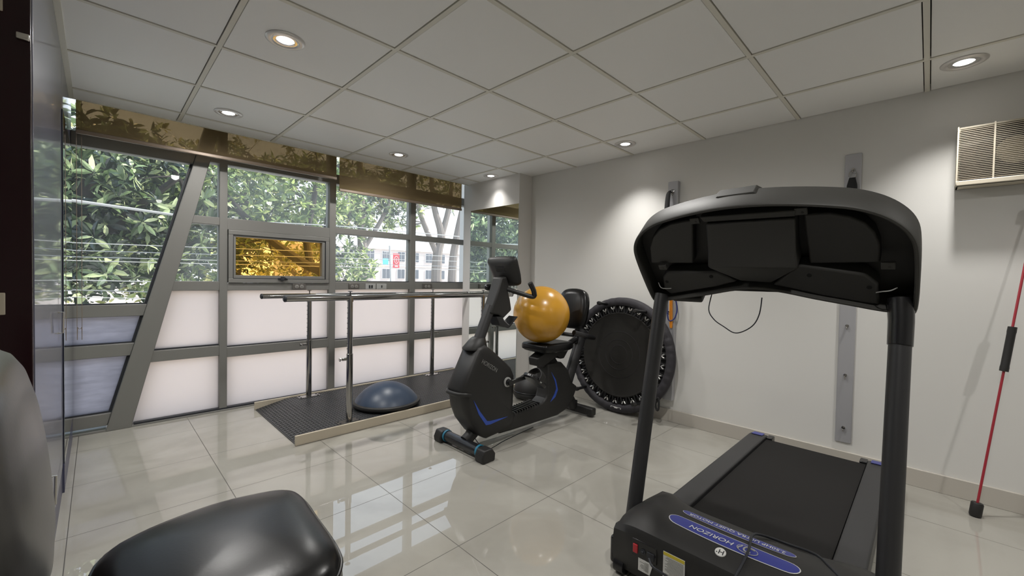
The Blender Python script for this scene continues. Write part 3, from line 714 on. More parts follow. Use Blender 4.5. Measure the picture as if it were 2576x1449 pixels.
MB().tube([(2.40, YC, 0.16), (2.48, YC, 0.06)], 0.045, 12).build('rear_neck', 'black', t)
# mast, console housing, console
MB().tube([(1.375, YC, 0.66), (1.428, YC, 0.78), (1.505, YC, 0.95)], 0.038, 18).build('mast', 'paint', t)
mh = [(1.465, 0.905), (1.545, 0.890), (1.585, 0.862), (1.668, 0.920), (1.650, 1.00), (1.628, 1.060), (1.640, 1.085), (1.615, 1.160), (1.560, 1.150), (1.53, 1.06)]
MB().prism(mh, (0, YC, 0), X, Z, Y, -0.048, 0.048).build('mast_housing', 'black', t, 0.012, seg=3)
nrm = Vector((0.88, 0, 0.42)).normalized(); upv = Vector((-nrm.z, 0, nrm.x))
con = smoothpoly([(-0.085, -0.105), (0.085, -0.105), (0.125, -0.06), (0.142, 0.05), (0.138, 0.105), (0.06, 0.115), (-0.06, 0.115), (-0.138, 0.105), (-0.142, 0.05), (-0.125, -0.06)], 3)
cc = Vector((1.640, YC, 1.190))
cob = MB().loft(con, cc, Y, upv, nrm, [(0, -0.038), (0.62, -0.036), (0.90, -0.020), (1.0, 0.0), (1.0, 0.012), (0.96, 0.018), (0, 0.018)]).build('console', 'black', t, angle=40)
MB().loft([(a * 0.80, b * 0.72 + 0.01) for a, b in con], cc, Y, upv, nrm, [(0, 0.0186), (1, 0.0186), (0.98, 0.0196), (0, 0.0196)]).build('screen', 'black2', cob)
bx = MB()
for kk in range(5): bx.obox(cc - nrm * 0.037 + upv * (0.02 + kk * 0.010), Y, upv, nrm, 0.09, 0.004, 0.004)
bx.build('back_vent', 'black2', cob)
# handlebar: one tube with two upturned grips
hbp = [(1.705, YC - 0.185, 1.112), (1.735, YC - 0.19, 1.065), (1.752, YC - 0.185, 1.028), (1.735, YC - 0.17, 1.020), (1.67, YC - 0.11, 1.045), (1.625, YC - 0.04, 1.068), (1.625, YC + 0.04, 1.068), (1.67, YC + 0.11, 1.045), (1.735, YC + 0.17, 1.020), (1.752, YC + 0.185, 1.028), (1.735, YC + 0.19, 1.065), (1.705, YC + 0.185, 1.112)]
hb_o = MB().tube(hbp, 0.016, 12, smooth=4).build('handlebar', 'black', t)
for s in (-1, 1): MB().tube([(1.703, YC + s * 0.185, 1.116), (1.735, YC + s * 0.19, 1.065), (1.752, YC + s * 0.185, 1.026)], 0.0185, 12, smooth=4).build('grip', 'black2', hb_o)
g = MB().sphere((1.672, YC + 0.205, 1.075), 0.034, 16, 10, (1.3, 1.0, 0.8)).build('heart_pad', 'black2', hb_o)
tr_ = MB().prism([(1.520, 0.880), (1.555, 0.815), (1.640, 0.792), (1.655, 0.798), (1.735, 0.868), (1.728, 0.872), (1.645, 0.812), (1.60, 0.845), (1.58, 0.880)], (0, YC, 0), X, Z, Y, -0.045, 0.045)
tr_.build('bottle_tray', 'black2', t, 0.004)
# seat, slider, back pad
so = smoothpoly([(1.950, -0.10), (1.990, -0.135), (2.12, -0.150), (2.27, -0.145), (2.30, -0.08), (2.30, 0.08), (2.27, 0.145), (2.12, 0.150), (1.990, 0.135), (1.950, 0.10)], 3)
MB().loft(so, (0, YC, 0.590), X, Y, Vector((0.0, 0, 1)), [(0, 0.0), (0.92, 0), (0.98, 0.008), (1.0, 0.022), (0.99, 0.042), (0.95, 0.053), (0.6, 0.0555), (0, 0.056)]).build('seat', 'leather', t, angle=60)
MB().loft(so, (0, YC, 0.572), X, Y, Z, [(0, 0.0), (0.7, 0), (0.90, 0.014), (0.90, 0.018), (0, 0.018)]).build('seat_pan', 'black2', t)
sl = MB().prism([(1.955, 0.535), (2.06, 0.580), (2.30, 0.582), (2.35, 0.575), (2.28, 0.50), (2.24, 0.50), (2.20, 0.530), (2.12, 0.50), (2.02, 0.46), (1.965, 0.475)], (0, YC, 0), X, Z, Y, -0.05, 0.05)
sl.build('seat_slider', 'black', t, 0.006)
MB().prism([(2.06, 0.45), (2.02, 0.50), (2.09, 0.60), (2.17, 0.60), (2.16, 0.55), (2.24, 0.45)], (0, YC, 0), X, Z, Y, -0.035, 0.035).build('seat_post', 'black2', t, 0.006)
bn = Vector((-0.97, 0, 0.22)).normalized(); bu = Vector((0.22, 0, 0.97)).normalized()
bo = smoothpoly([(-0.10, -0.165), (0.10, -0.165), (0.150, -0.11), (0.155, 0.03), (0.125, 0.13), (0.06, 0.165), (-0.06, 0.165), (-0.125, 0.13), (-0.155, 0.03), (-0.150, -0.11)], 3)
MB().loft(bo, (2.452, YC, 0.900), Y, bu, bn, [(0, -0.02), (0.9, -0.02), (1.0, -0.010), (1.0, 0.022), (0.94, 0.036), (0.65, 0.043), (0, 0.045)]).build('backrest', 'leather', t, angle=60)
MB().tube([(2.50, YC, 0.60), (2.52, YC, 0.72), (2.505, YC, 0.88)], 0.022, 10).build('back_bracket', 'black2', t)
MB().tube([(2.27, YC, 0.575), (2.40, YC, 0.60), (2.51, YC, 0.64)], 0.024, 10).build('seat_rail', 'black2', t)
for s in (-1, 1):
    MB().tube([(2.55, YC + s * 0.06, 0.655), (2.52, YC + s * 0.17, 0.66), (2.40, YC + s * 0.20, 0.685), (2.235, YC + s * 0.175, 0.728)], [0.018, 0.018, 0.021, 0.021], 12, smooth=4).build('side_handle', 'black2', t)
# cranks and pedals
MB().lathe((1.592, YC - 0.088, 0.425), (0, -1, 0), [(0.020, 0), (0.034, 0.002), (0.034, 0.010), (0.024, 0.012), (0.020, 0.004)], 28).build('crank_ring', 'greyplate', t)
MB().lathe((1.592, YC - 0.13, 0.425), (0, 1, 0), [(0, 0), (0.02, 0), (0.02, 0.26), (0, 0.26)], 16).build('crank_axle', 'black2', t)
MB().obox((1.665, YC - 0.118, 0.432), (1, 0, 0.09), Y, (-0.09, 0, 1), 0.18, 0.018, 0.030).build('crank_arm', 'black2', t, 0.006)
MB().obox((1.52, YC + 0.118, 0.418), (1, 0, 0.09), Y, (-0.09, 0, 1), 0.18, 0.018, 0.030).build('crank_arm', 'black2', t, 0.006)
def pedal(cx, cy, cz, s):
    pu = Vector((0.82, 0, -0.57)).normalized(); pw = Vector((0.57, 0, 0.82)).normalized(); c_ = Vector((cx, cy, cz))
    p = MB().loft(rrect(-0.10, 0.10, -0.052, 0.052, 0.035), c_, pu, Y, pw, [(0, -0.018), (0.90, -0.018), (1, -0.008), (1, 0.008), (0.94, 0.014), (0, 0.014)]).build('pedal', 'black2', t)
    MB().tube([c_ + Y * (-0.057), c_ + Y * (-0.055) + pw * 0.05, c_ + pw * 0.082, c_ + Y * 0.055 + pw * 0.05, c_ + Y * 0.057], 0.022, 8, smooth=4, flat=((1, 0, 0), 1.5, 0.2)).build('pedal_strap', 'black', p)
    MB().cyl(c_ - Y * 0.060, c_ - Y * 0.052, 0.010, 14).build('pedal_bolt', 'greyplate', p)
pedal(1.775, YC - 0.185, 0.425, -1)
pedal(1.432, YC + 0.185, 0.412, 1)
MB().tube([(1.352, YC - 0.02, 0.10), (1.365, YC - 0.055, 0.05), (1.42, YC - 0.10, 0.005), (1.62, YC - 0.06, 0.004), (1.95, YC - 0.02, 0.004)], 0.003, 6, smooth=5).build('power_lead', 'aludark', t)

# exercise ball on the bike seat
rb = 0.2215
mb = MB().sphere((2.042, YC, 0.868), rb, 64, 40)
o = mb.build('exercise_ball', 'ball', angle=80); tag(o, 'shiny orange-yellow exercise ball resting on the bike seat', 'exercise ball')

#SECTION stackpad
# black half dome behind the bike
t = thing('balance_dome', 'black rubber half dome on the floor behind the bike pedal, against the pillar', 'balance trainer', (2.57, -1.62, 0))
MB().lathe((2.57, -1.62, 0.0005), (0, 0, 1), [(0, 0), (0.150, 0), (0.178, 0.012), (0.190, 0.034), (0.190, 0.052), (0.182, 0.064), (0.172, 0.062), (0, 0.062)], 48).build('base', 'black', t)
MB().lathe((2.57, -1.62, 0.062), (0, 0, 1), [(0.180 * math.cos(k * PI / 32), 0.175 * math.sin(k * PI / 32)) for k in range(16)] + [(0, 0.175)], 48).build('dome', 'black', t, angle=60)
MB().tube([(2.57 + 0.184 * math.cos(k * PI / 24), -1.62 + 0.184 * math.sin(k * PI / 24), 0.068) for k in range(48)], 0.007, 8, closed=True).build('rim_band', 'black2', t)
#SECTION tramp
# ------------------------------------------------------------------ trampoline leaning on the right wall
TD, xb, xt, yc = 1.0, 2.745, 2.835, -2.42
hh = math.sqrt(TD * TD - (xt - xb) ** 2)
tu = Vector((xt - xb, 0, hh)) / TD; tn = Vector((-tu.z, 0, tu.x)); tc = Vector((xb, yc, 0.004)) + tu * TD / 2
t = thing('trampoline', 'round black mini trampoline standing on its edge against the right wall', 'trampoline', tuple(Vector((xb, yc, 0))))
def ring(a, r, h): return tc + Y * (math.cos(a) * r) + tu * (math.sin(a) * r) + tn * h
NP = 144
cv = MB(); rows = []
pf = [(0.426, -0.004, 0), (0.432, 0.014, 0.2), (0.455, 0.022, 1.0), (0.480, 0.018, 1.0), (0.496, 0.004, 0.6), (0.4985, -0.018, 0.3), (0.490, -0.030, 0.1), (0.46, -0.030, 0)]
vs, fs = [], []
for i in range(NP):
    a = 2 * PI * i / NP
    pl = math.sin(i * 2 * PI / 3.0) * 0.0035 + math.sin(i * 1.7) * 0.002
    for r, h, k in pf: vs.append(ring(a, min(r + 0.3 * pl * k, 0.4995), h + pl * k))
q = len(pf)
for i in range(NP):
    j = (i + 1) % NP
    for k in range(q): fs.append((i * q + k, j * q + k, j * q + (k + 1) % q, i * q + (k + 1) % q))
cv.add(vs, fs); cv.build('pad_cover', 'pad', t, angle=60)
MB().tube([ring(2 * PI * i / 72, 0.468, -0.012) for i in range(72)], 0.014, 10, closed=True).build('frame', 'black2', t)
MB().lathe(tc, tn, [(0, -0.006), (0.352, -0.006), (0.358, -0.004), (0.366, 0.0), (0.366, 0.004), (0.358, 0.006), (0.348, 0.001), (0.2, 0.0), (0, 0.0)], 96).build('jumping_mat', 'mat', t)
MB().lathe(tc, tn, [(0.35, -0.026), (0.455, -0.022), (0.455, -0.025), (0.35, -0.029), (0.35, -0.026)], 72).build('gap_shade', 'cloth', t)  # black ring added behind the mat, standing in for shadow in the gap
rg = MB()
for rr in (0.08, 0.13, 0.20): rg.tube([ring(2 * PI * i / 64, rr, 0.0004) for i in range(64)], 0.0012, 6, closed=True)
rg.build('stitching', 'pad', t)
NK = 30
for k in range(NK):
    a = 2 * PI * (k + 0.5) / NK
    e = Y * math.cos(a) + tu * math.sin(a); s_ = -Y * math.sin(a) + tu * math.cos(a)
    p0 = tc + e * 0.380 + tn * 0.008
    c = MB()
    c.tube([p0, p0 + e * 0.010], 0.0028, 8)
    c.tube([p0 + e * 0.010, p0 + e * 0.020 + s_ * 0.008], 0.0028, 8); c.tube([p0 + e * 0.010, p0 + e * 0.020 - s_ * 0.008], 0.0028, 8)
    c.cyl(p0 + e * 0.018 + s_ * 0.007, p0 + e * 0.036 + s_ * 0.016 + tn * 0.004, 0.0055, 10); c.cyl(p0 + e * 0.018 - s_ * 0.007, p0 + e * 0.036 - s_ * 0.016 + tn * 0.004, 0.0055, 10)
    c.build('clip', 'clipsteel', t)
    cr_ = MB(); b1 = tc + e * 0.362 + s_ * 0.026 + tn * 0.004; b2 = tc + e * 0.445 + s_ * 0.020
    b0 = tc + e * 0.445 - s_ * 0.020; bb = tc + e * 0.362 - s_ * 0.026 + tn * 0.004
    cr_.tube([b0, p0 + e * 0.004, b2], 0.005, 8); cr_.tube([b0, bb], 0.005, 8); cr_.tube([b2, b1], 0.005, 8)
    cr_.build('elastic_cord', 'cloth', t)
for a, L in ((math.radians(71), 0.19), (math.radians(312), 0.20), (math.radians(232), 0.17), (math.radians(122), 0.17)):
    if L == 0: continue
    p = ring(a, 0.455, 0.0); dd = (tn + Y * 0.15 * (1 if math.cos(a) < 0 else -1)).normalized()
    lg = MB().cyl(p, p + dd * L, 0.013, 14).build('leg', 'black2', t)
    MB().lathe(p + dd * (L - 0.03), dd, [(0, 0), (0.0165, 0), (0.0175, 0.025), (0.015, 0.038), (0, 0.04)], 14).build('rubber_foot', 'black', lg)
MB().tube([(2.742, -2.80, 0.205), (2.738, -2.815, 0.215), (2.735, -2.822, 0.17), (2.735, -2.818, 0.125), (2.737, -2.805, 0.118), (2.74, -2.792, 0.15), (2.742, -2.795, 0.19)], 0.008, 8, smooth=4).build('tie_strap', 'cloth', t)
wp = tc + tu * -0.452 + tn * 0.021 + Y * -0.02
MB().obox(wp, Y, tu, tn, 0.10, 0.012, 0.002).build('label_tag', 'white', t)

#SECTION treadmill
# ------------------------------------------------------------------ treadmill: deck towards the right wall
TY = -3.845
t = thing('treadmill', 'large black treadmill seen from its motor end, belt running to the right wall', 'treadmill', (1.6, TY, 0))
# deck and belt
MB().box(1.20, 2.64, TY - 0.30, TY + 0.30, 0.075, 0.125).build('deck_board', 'black2', t, 0.004)
bl = [(1.12, 0.135), (2.60, 0.135)]
bm_ = MB()
pth = [(1.24, 0.148), (2.625, 0.140)] + [(2.625 + 0.033 * math.sin(k * PI / 8), 0.107 + 0.033 * math.cos(k * PI / 8)) for k in range(1, 8)] + [(2.625, 0.074), (1.24, 0.066)]
bm_.prism(pth, (0, TY, 0), X, Z, Y, -0.245, 0.245); bm_.build('running_belt', 'belt', t)
for s in (-1, 1):
    ya, yb = (TY + 0.250, TY + 0.345) if s > 0 else (TY - 0.345, TY - 0.250)
    sr = MB().prism([(1.25, 0.085), (1.25, 0.165), (2.62, 0.158), (2.685, 0.150), (2.70, 0.12), (2.70, 0.085)], (0, 0, 0), X, Z, Y, ya, yb).build('side_rail', 'paint', t, 0.008, seg=3)
    MB().prism([(2.615, 0.1600), (2.685, 0.1535), (2.6855, 0.1555), (2.615, 0.1625)], (0, 0, 0), X, Z, Y, ya + 0.018, yb - 0.016).build('rail_decal', 'bluedecal', sr, label='blue end badge')
    yi = ya if s > 0 else yb
    MB().box(2.635, 2.700, min(yi, yi - s * 0.035), max(yi, yi - s * 0.035), 0.09, 0.150).build('end_cap', 'black2', sr, 0.004)
    MB().cyl((2.55, (ya + yb) / 2, 0.0), (2.55, (ya + yb) / 2, 0.09), 0.025, 14).build('rubber_foot', 'black2', t)
    MB().box(1.25, 1.40, ya, yb, 0.160, 0.172).build('rail_clamp', 'black2', sr, 0.004)
MB().box(1.02, 2.56, TY - 0.335, TY + 0.335, 0.045, 0.085).build('base_frame', 'paint', t, 0.006)
# motor hood: sections swept across the width
secs = []
NS = 33
def hood_profile(d):
    """profile (x,z) of the hood at |dy| = d"""
    e = max(0.0, (d - 0.27) / 0.105); e = min(1, e)
    k = e * e
    drop = 0.052 * k
    back = 1.355 + 0.085 * min(1, max(0, (d - 0.16) / 0.16)) ** 1.6
    pts = [(1.020, 0.028), (0.995, 0.10), (0.988 + 0.02 * k, 0.195 - 0.35 * drop), (1.002 + 0.02 * k, 0.222 - 0.6 * drop), (1.035 + 0.015 * k, 0.240 - drop), (1.075, 0.250 - drop), (1.12, 0.2545 - drop), (1.165, 0.2545 - drop), (1.21, 0.250 - drop),
           (1.21 + (back - 1.21) * 0.35, 0.238 - 0.9 * drop), (1.21 + (back - 1.21) * 0.7, 0.212 - 0.6 * drop), (back - 0.012, 0.182 - 0.15 * drop), (back, 0.165), (back, 0.130), (back - 0.02, 0.028)]
    return pts
hv, hf = [], []
ds = [-0.378 + 0.756 * i / (NS - 1) for i in range(NS)]
npf = len(hood_profile(0))
for d in ds:
    for x_, z_ in hood_profile(abs(d)): hv.append((x_, TY + d, z_))
for i in range(NS - 1):
    for k in range(npf):
        k2 = (k + 1) % npf
        hf.append((i * npf + k, i * npf + k2, (i + 1) * npf + k2, (i + 1) * npf + k))
hf.append(tuple(range(npf))); hf.append(tuple(reversed(range((NS - 1) * npf, NS * npf))))
hood = MB().add(hv, hf).build('motor_hood', 'black', t, angle=32)
def onhood(x_, off=0.0012):
    P_ = hood_profile(0)
    for (xa, za), (xb_, zb_) in zip(P_[2:], P_[3:]):
        if xa <= x_ <= xb_: return za + (zb_ - za) * (x_ - xa) / (xb_ - xa) + off
    return 0.25 + off
def decal(x0, x1, y0, y1, mat, name, bow=0.0, off=0.0012, z_extra=0.0, taper=0.5):
    n = 26; vs, fs = [], []
    for i in range(n + 1):
        s = 0.5 - 0.5 * math.cos(PI * i / n); y_ = y0 + (y1 - y0) * s
        q_ = abs(2 * s - 1)
        w_ = (x1 - x0) / 2 * (1.0 - 0.16 * q_ * q_) * (1.0 if q_ < 0.84 else max(0.0, 1 - ((q_ - 0.84) / 0.16) ** 2) ** 0.5)
        w_ = max(w_, 0.0006)
        xm = (x0 + x1) / 2 + bow * q_ * q_
        for k in range(5):
            xx = xm - w_ + 2 * w_ * k / 4
            d_ = abs(y_ - TY); P_ = hood_profile(d_); zz = 0.25
            for (xa, za), (xb2, zb2) in zip(P_[2:], P_[3:]):
                if xa <= xx <= xb2: zz = za + (zb2 - za) * (xx - xa) / (xb2 - xa)
            vs.append((xx, y_, zz + off))
    for i in range(n):
        for k in range(4): fs.append((i * 5 + k, i * 5 + k + 1, (i + 1) * 5 + k + 1, (i + 1) * 5 + k))
    return MB().add(vs, fs).build(name, mat, hood, smooth=True)
decal(1.076, 1.140, TY - 0.212, TY + 0.206, 'white', 'decal_border', 0.008, 0.0012)
decal(1.079, 1.137, TY - 0.209, TY + 0.203, 'bluedecal', 'decal', 0.008, 0.0018).__setitem__('label', 'blue name badge')
decal(1.163, 1.203, TY - 0.186, TY + 0.186, 'white', 'decal_border', 0.010, 0.0012)
decal(1.165, 1.201, TY - 0.184, TY + 0.184, 'bluedecal', 'decal', 0.010, 0.0018).__setitem__('label', 'thin blue motor badge')
# words read from the runner's side: baseline direction runs to +Y
text('HORIZON', 'lettering', 'white', hood, (1.107, TY + 0.050, onhood(1.107) + 0.0012), (0, 1, 0), (-1, 0, 0.02), 0.031, sx=1.02, shear=0.15)
text('2.50HP ULTRA QUIET MOTOR', 'lettering', 'white', hood, (1.186, TY + 0.0, onhood(1.186) + 0.0016), (0, 1, 0), (-1, 0, 0.10), 0.024, sx=0.98)
lg = MB()
for k in range(2): pass
cx_, cy_ = 1.107, TY - 0.064
zl = onhood(1.107) + 0.0016
lg.tube([(cx_ + 0.022 * math.cos(a), cy_ + 0.031 * math.sin(a), zl) for a in [2 * PI * i / 32 for i in range(32)]], 0.0012, 6, closed=True)
lg.tube([(cx_ + 0.012, cy_ - 0.020, zl), (cx_ + 0.014, cy_ + 0.004, zl), (cx_, cy_ + 0.010, zl), (cx_ - 0.012, cy_ + 0.004, zl), (cx_ - 0.010, cy_ - 0.012, zl)], 0.003, 6, smooth=4)
lg.tube([(cx_ - 0.012, cy_ + 0.024, zl), (cx_ - 0.004, cy_ + 0.026, zl), (cx_ + 0.012, cy_ + 0.018, zl), (cx_ + 0.014, cy_ + 0.022, zl)], 0.0022, 6, smooth=4)
lg.build('emblem', 'greyplate', hood)
zb_ = onhood(1.045); nE = Vector((-0.33, 0, 0.94)).normalized(); uE = Vector((0.94, 0, 0.33)).normalized()
em = MB().lathe((1.048, TY, onhood(1.048)), nE, [(0, 0), (0.0175, 0), (0.0165, 0.0022), (0, 0.0026)], 28).build('round_badge', 'white', hood, label='round silver badge')
text('H', 'lettering', 'aludark', em, Vector((1.048, TY - 0.003, onhood(1.048))) + nE * 0.003, (0, 1, 0), -uE, 0.026)
MB().lathe(Vector((1.048, TY + 0.010, onhood(1.048))) + nE * 0.003 + uE * -0.005, nE, [(0, 0), (0.0022, 0), (0, 0.0006)], 10).build('dot', 'aludark', em)
# front face: switch, warning labels
xf = 0.985
sw = MB().box(xf + 0.001, xf + 0.012, TY + 0.192, TY + 0.288, 0.128, 0.190).build('switch_panel', 'black2', hood, 0.003)
MB().box(xf - 0.004, xf + 0.004, TY + 0.264, TY + 0.282, 0.140, 0.172).build('power_switch', 'red', sw, 0.002, label='red rocker switch')
MB().lathe((xf + 0.001, TY + 0.243, 0.156), (-1, 0, 0), [(0, 0), (0.010, 0), (0.010, 0.003), (0.005, 0.004), (0.004, 0.009), (0, 0.009)], 16).build('breaker_button', 'aludark', sw)
MB().box(xf - 0.003, xf + 0.004, TY + 0.200, TY + 0.228, 0.140, 0.166).build('power_inlet', 'aludark', sw, 0.002)
def label_sheet(y0, y1, z0, z1, band, cut=0.0):
    x_ = xf + 0.0035
    lb = MB().prism([(y0 + cut, z0), (y1, z0 + 0.0), (y1, z1), (y0, z1)], (x_, 0, 0), Y, Z, X, -0.0012, 0.0012).build('warning_label', 'white', hood, smooth=False, label='white printed warning sticker')
    if band: MB().box(x_ - 0.0018, x_ - 0.0011, y0 + 0.001, y1 - 0.001, z1 - 0.012, z1 - 0.001).build('label_band', 'yellow', lb)
    ln_ = MB(); zz = z1 - (0.018 if band else 0.008)
    while zz > z0 + 0.006:
        ln_.box(x_ - 0.0017, x_ - 0.0011, y0 + cut + 0.004, y1 - 0.006 - random.random() * 0.02, zz, zz + 0.0014); zz -= 0.0042
    ln_.build('label_print', 'greyprint', lb)
label_sheet(TY + 0.092, TY + 0.168, 0.092, 0.196, True)
label_sheet(TY + 0.205, TY + 0.262, 0.080, 0.126, False, 0.012)
for s in (-1, 1):
    MB().cyl((1.035, TY + s * 0.355 - 0.02, 0.034), (1.035, TY + s * 0.355 + 0.02, 0.034), 0.034, 20).build('transport_wheel', 'black2', t)
# uprights
for s in (-1, 1):
    yy = TY + s * 0.405
    up = MB().tube([(1.175, yy, 0.004), (1.205, yy, 0.12), (1.425, yy, 1.085)], 0.040, 20, flat=((0, 1, 0), 0.72, 0.98)).build('upright', 'paint', t)
    MB().obox((1.17, yy - s * 0.012, 0.06), X, Y, Z, 0.25, 0.05, 0.11).build('upright_foot', 'black2', up, 0.012, seg=3)
    MB().tube([(1.395, yy, 0.955), (1.412, yy, 1.03), (1.430, yy - s * 0.004, 1.10)], [0.042, 0.043, 0.046], 20, flat=((0, 1, 0), 0.76, 1.0)).build('upright_sleeve', 'black2', up) if s < 0 else None
# console shell: local frame (across, up the slope, towards the runner)
cn = Vector((1, 0, 0.9)).normalized(); cu_ = Vector((-0.9, 0, 1)).normalized(); co = Vector((1.40, TY + 0.006, 1.085))
half = [(0.0, 0.045), (0.09, 0.030), (0.18, 0.004), (0.27, -0.018), (0.36, -0.040), (0.425, -0.044), (0.440, -0.036), (0.4455, 0.02), (0.447, 0.10), (0.4465, 0.17), (0.443, 0.230), (0.433, 0.270), (0.415, 0.304), (0.388, 0.336), (0.352, 0.364), (0.305, 0.387), (0.25, 0.402), (0.18, 0.416), (0.09, 0.428), (0.0, 0.432)]
outl = half + [(-a, b) for a, b in reversed(half[1:-1])]
outl = [(-a * 1.012, b) for a, b in outl]
outl = smoothpoly(outl, 3)
def inset(P_, d):
    out = []; m_ = len(P_)
    for i in range(m_):
        p0, p1 = Vector((*P_[i - 1], 0)), Vector((*P_[(i + 1) % m_], 0))
        tdir = (p1 - p0).normalized(); nn = Vector((-tdir.y, tdir.x, 0))
        c_ = Vector((0, 0.2, 0)) - Vector((*P_[i], 0))
        if nn.dot(c_) < 0: nn = -nn
        out.append((P_[i][0] + nn.x * d, P_[i][1] + nn.y * d))
    return out
inn = inset(outl, 0.013)
def CP(a, b, h): return co + Y * a + cu_ * b + cn * h
n = len(outl); vs, fs = [], []
RINGS = [(inn, 0.085), (inn, 0.004), (inset(outl, 0.009), 0.0), (inset(outl, 0.003), 0.001), (outl, 0.006), (outl, 0.098), (inset(outl, 0.006), 0.108), (inset(outl, 0.03), 0.118)]
for P_, h in RINGS: vs += [CP(a, b, h) for a, b in P_]
for k in range(len(RINGS) - 1):
    for i in range(n):
        j = (i + 1) % n; fs.append((k * n + i, k * n + j, (k + 1) * n + j, (k + 1) * n + i))
fs.append(tuple(range((len(RINGS) - 1) * n, len(RINGS) * n)))
shell = MB().add(vs, fs).build('console_shell', 'darkshell', t, angle=40)
MB().prism(inn, co, Y, cu_, cn, 0.078, 0.084).build('console_cavity', 'shellin', t, smooth=False)
tab = MB().prism([(0.105, 0.412), (0.080, 0.433), (-0.040, 0.436), (-0.062, 0.415)], co, Y, cu_, cn, 0.070, 0.116).build('top_tab', 'darkshell', t, 0.003)
dl = lambda L: [(a - TY, b) for a, b in L]
def cpanel(L, h0, h1, name, mat='panel', bev=0.006): return MB().prism(dl(L), co, Y, cu_, cn, h0, h1).build(name, mat, t, bev)
cpanel([(-3.443, 0.160), (-3.463, 0.249), (-3.494, 0.302), (-3.532, 0.337), (-3.586, 0.360), (-3.641, 0.368), (-3.676, 0.368), (-3.626, 0.156)], 0.030, 0.078, 'speaker_panel')
cpanel([(-4.024, 0.354), (-4.092, 0.352), (-4.140, 0.333), (-4.175, 0.305), (-4.196, 0.268), (-4.206, 0.221), (-4.206, 0.150), (-4.022, 0.148)], 0.030, 0.078, 'speaker_panel')
# centre pod with a crease
cpd = MB()
top_ = [(-3.729, 0.362), (-4.006, 0.358)]; mid = [(-3.706, 0.226), (-3.993, 0.224)]; low = [(-3.700, 0.172), (-3.997, 0.166)]; bot = [(-3.795, 0.078), (-3.898, 0.070)]
Pn = [CP(top_[0][0] - TY, top_[0][1], 0.004), CP(top_[1][0] - TY, top_[1][1], 0.004), CP(mid[1][0] - TY, mid[1][1], 0.008), CP(low[1][0] - TY, low[1][1], -0.016), CP(bot[1][0] - TY, bot[1][1], 0.014), CP(bot[0][0] - TY, bot[0][1], 0.014), CP(low[0][0] - TY, low[0][1], -0.016), CP(mid[0][0] - TY, mid[0][1], 0.008)]
Bk = [p + cn * 0.075 for p in Pn]
cpd.add(Pn + Bk, [(0, 1, 2, 7), (7, 2, 3, 6), (6, 3, 4, 5), (0, 8, 9, 1), (1, 9, 10, 2), (2, 10, 11, 3), (3, 11, 12, 4), (4, 12, 13, 5), (5, 13, 14, 6), (6, 14, 15, 7), (7, 15, 8, 0), (15, 14, 13, 12, 11, 10, 9, 8)])
cpd.build('centre_pod', 'panel', t, 0.006, angle=25)
cpanel([(-3.712, 0.392), (-4.012, 0.386), (-4.006, 0.362), (-3.722, 0.368)], 0.010, 0.07, 'pod_cap', 'darkshell', 0.004)
for yy_, bb_ in ((-3.690, 0.375), (-4.022, 0.378), (-3.500, 0.150), (-4.225, 0.150)):
    br = MB().obox(CP(yy_ - TY, bb_, 0.018), Y, cu_, cn, 0.034, 0.026, 0.012).build('bracket', 'darkshell', t, 0.002)
    MB().lathe(CP(yy_ - TY - 0.004, bb_ - 0.003, 0.0118), -cn, [(0, 0), (0.004, 0), (0.003, 0.001), (0, 0.001)], 10).build('screw', 'shellin', br)
for L, sx in (([(-3.482, 0.092), (-3.510, 0.122), (-3.718, 0.124), (-3.782, 0.072), (-3.745, 0.060), (-3.700, 0.042), (-3.490, -0.012), (-3.466, 0.020)], 1), ([(-3.902, 0.058), (-3.992, 0.156), (-4.170, 0.116), (-4.200, 0.075), (-4.202, -0.020), (-4.170, -0.016), (-4.050, 0.012), (-3.979, 0.036)], -1)):
    p_ = cpanel(L, 0.014, 0.070, 'lower_cover', 'panel', 0.008)
    for oy, ob in (((-3.496, 0.068), (-3.690, 0.100)) if sx > 0 else ((-4.020, 0.110), (-4.178, 0.060))):
        MB().lathe(CP(oy - TY, ob, 0.0132), -cn, [(0, 0), (0.0075, 0), (0.0075, 0.0012), (0, 0.0012)], 14).build('screw_hole', 'void2', p_)
for L in ([(-3.585, -0.012), (-3.700, 0.020), (-3.700, 0.006), (-3.585, -0.028)], [(-3.990, 0.016), (-4.100, -0.012), (-4.100, -0.026), (-3.990, 0.002)]): cpanel(L, 0.03, 0.10, 'water_tray', 'black2', 0.003)
MB().obox(CP(0.300, -0.058, 0.06), Y, cu_, cn, 0.135, 0.03, 0.06).build('hand_grip', 'panel', t, 0.010, seg=3)
# loose wire loop under the console
wl = [CP(0.18, -0.01, 0.03)] + [Vector(p) for p in ((1.395, -3.660, 1.03), (1.39, -3.685, 0.99), (1.385, -3.725, 0.965), (1.38, -3.765, 0.945), (1.38, -3.800, 0.955), (1.38, -3.835, 0.985), (1.385, -3.852, 1.03), (1.39, -3.857, 1.09))]
MB().tube(wl, 0.0022, 8, smooth=5).build('loose_wire', 'aludark', t)
MB().tube([CP(0.395, 0.055, 0.02), CP(0.375, 0.045, -0.004), CP(0.345, 0.030, 0.01), CP(0.34, 0.02, 0.03)], 0.0018, 6, smooth=4).build('loose_wire', 'greyplate', t)
MB().tube([CP(-0.345, 0.03, 0.02), CP(-0.365, 0.055, 0.0), CP(-0.385, 0.06, 0.0), CP(-0.40, 0.055, 0.02)], 0.0018, 6, smooth=4).build('loose_wire', 'greyplate', t)
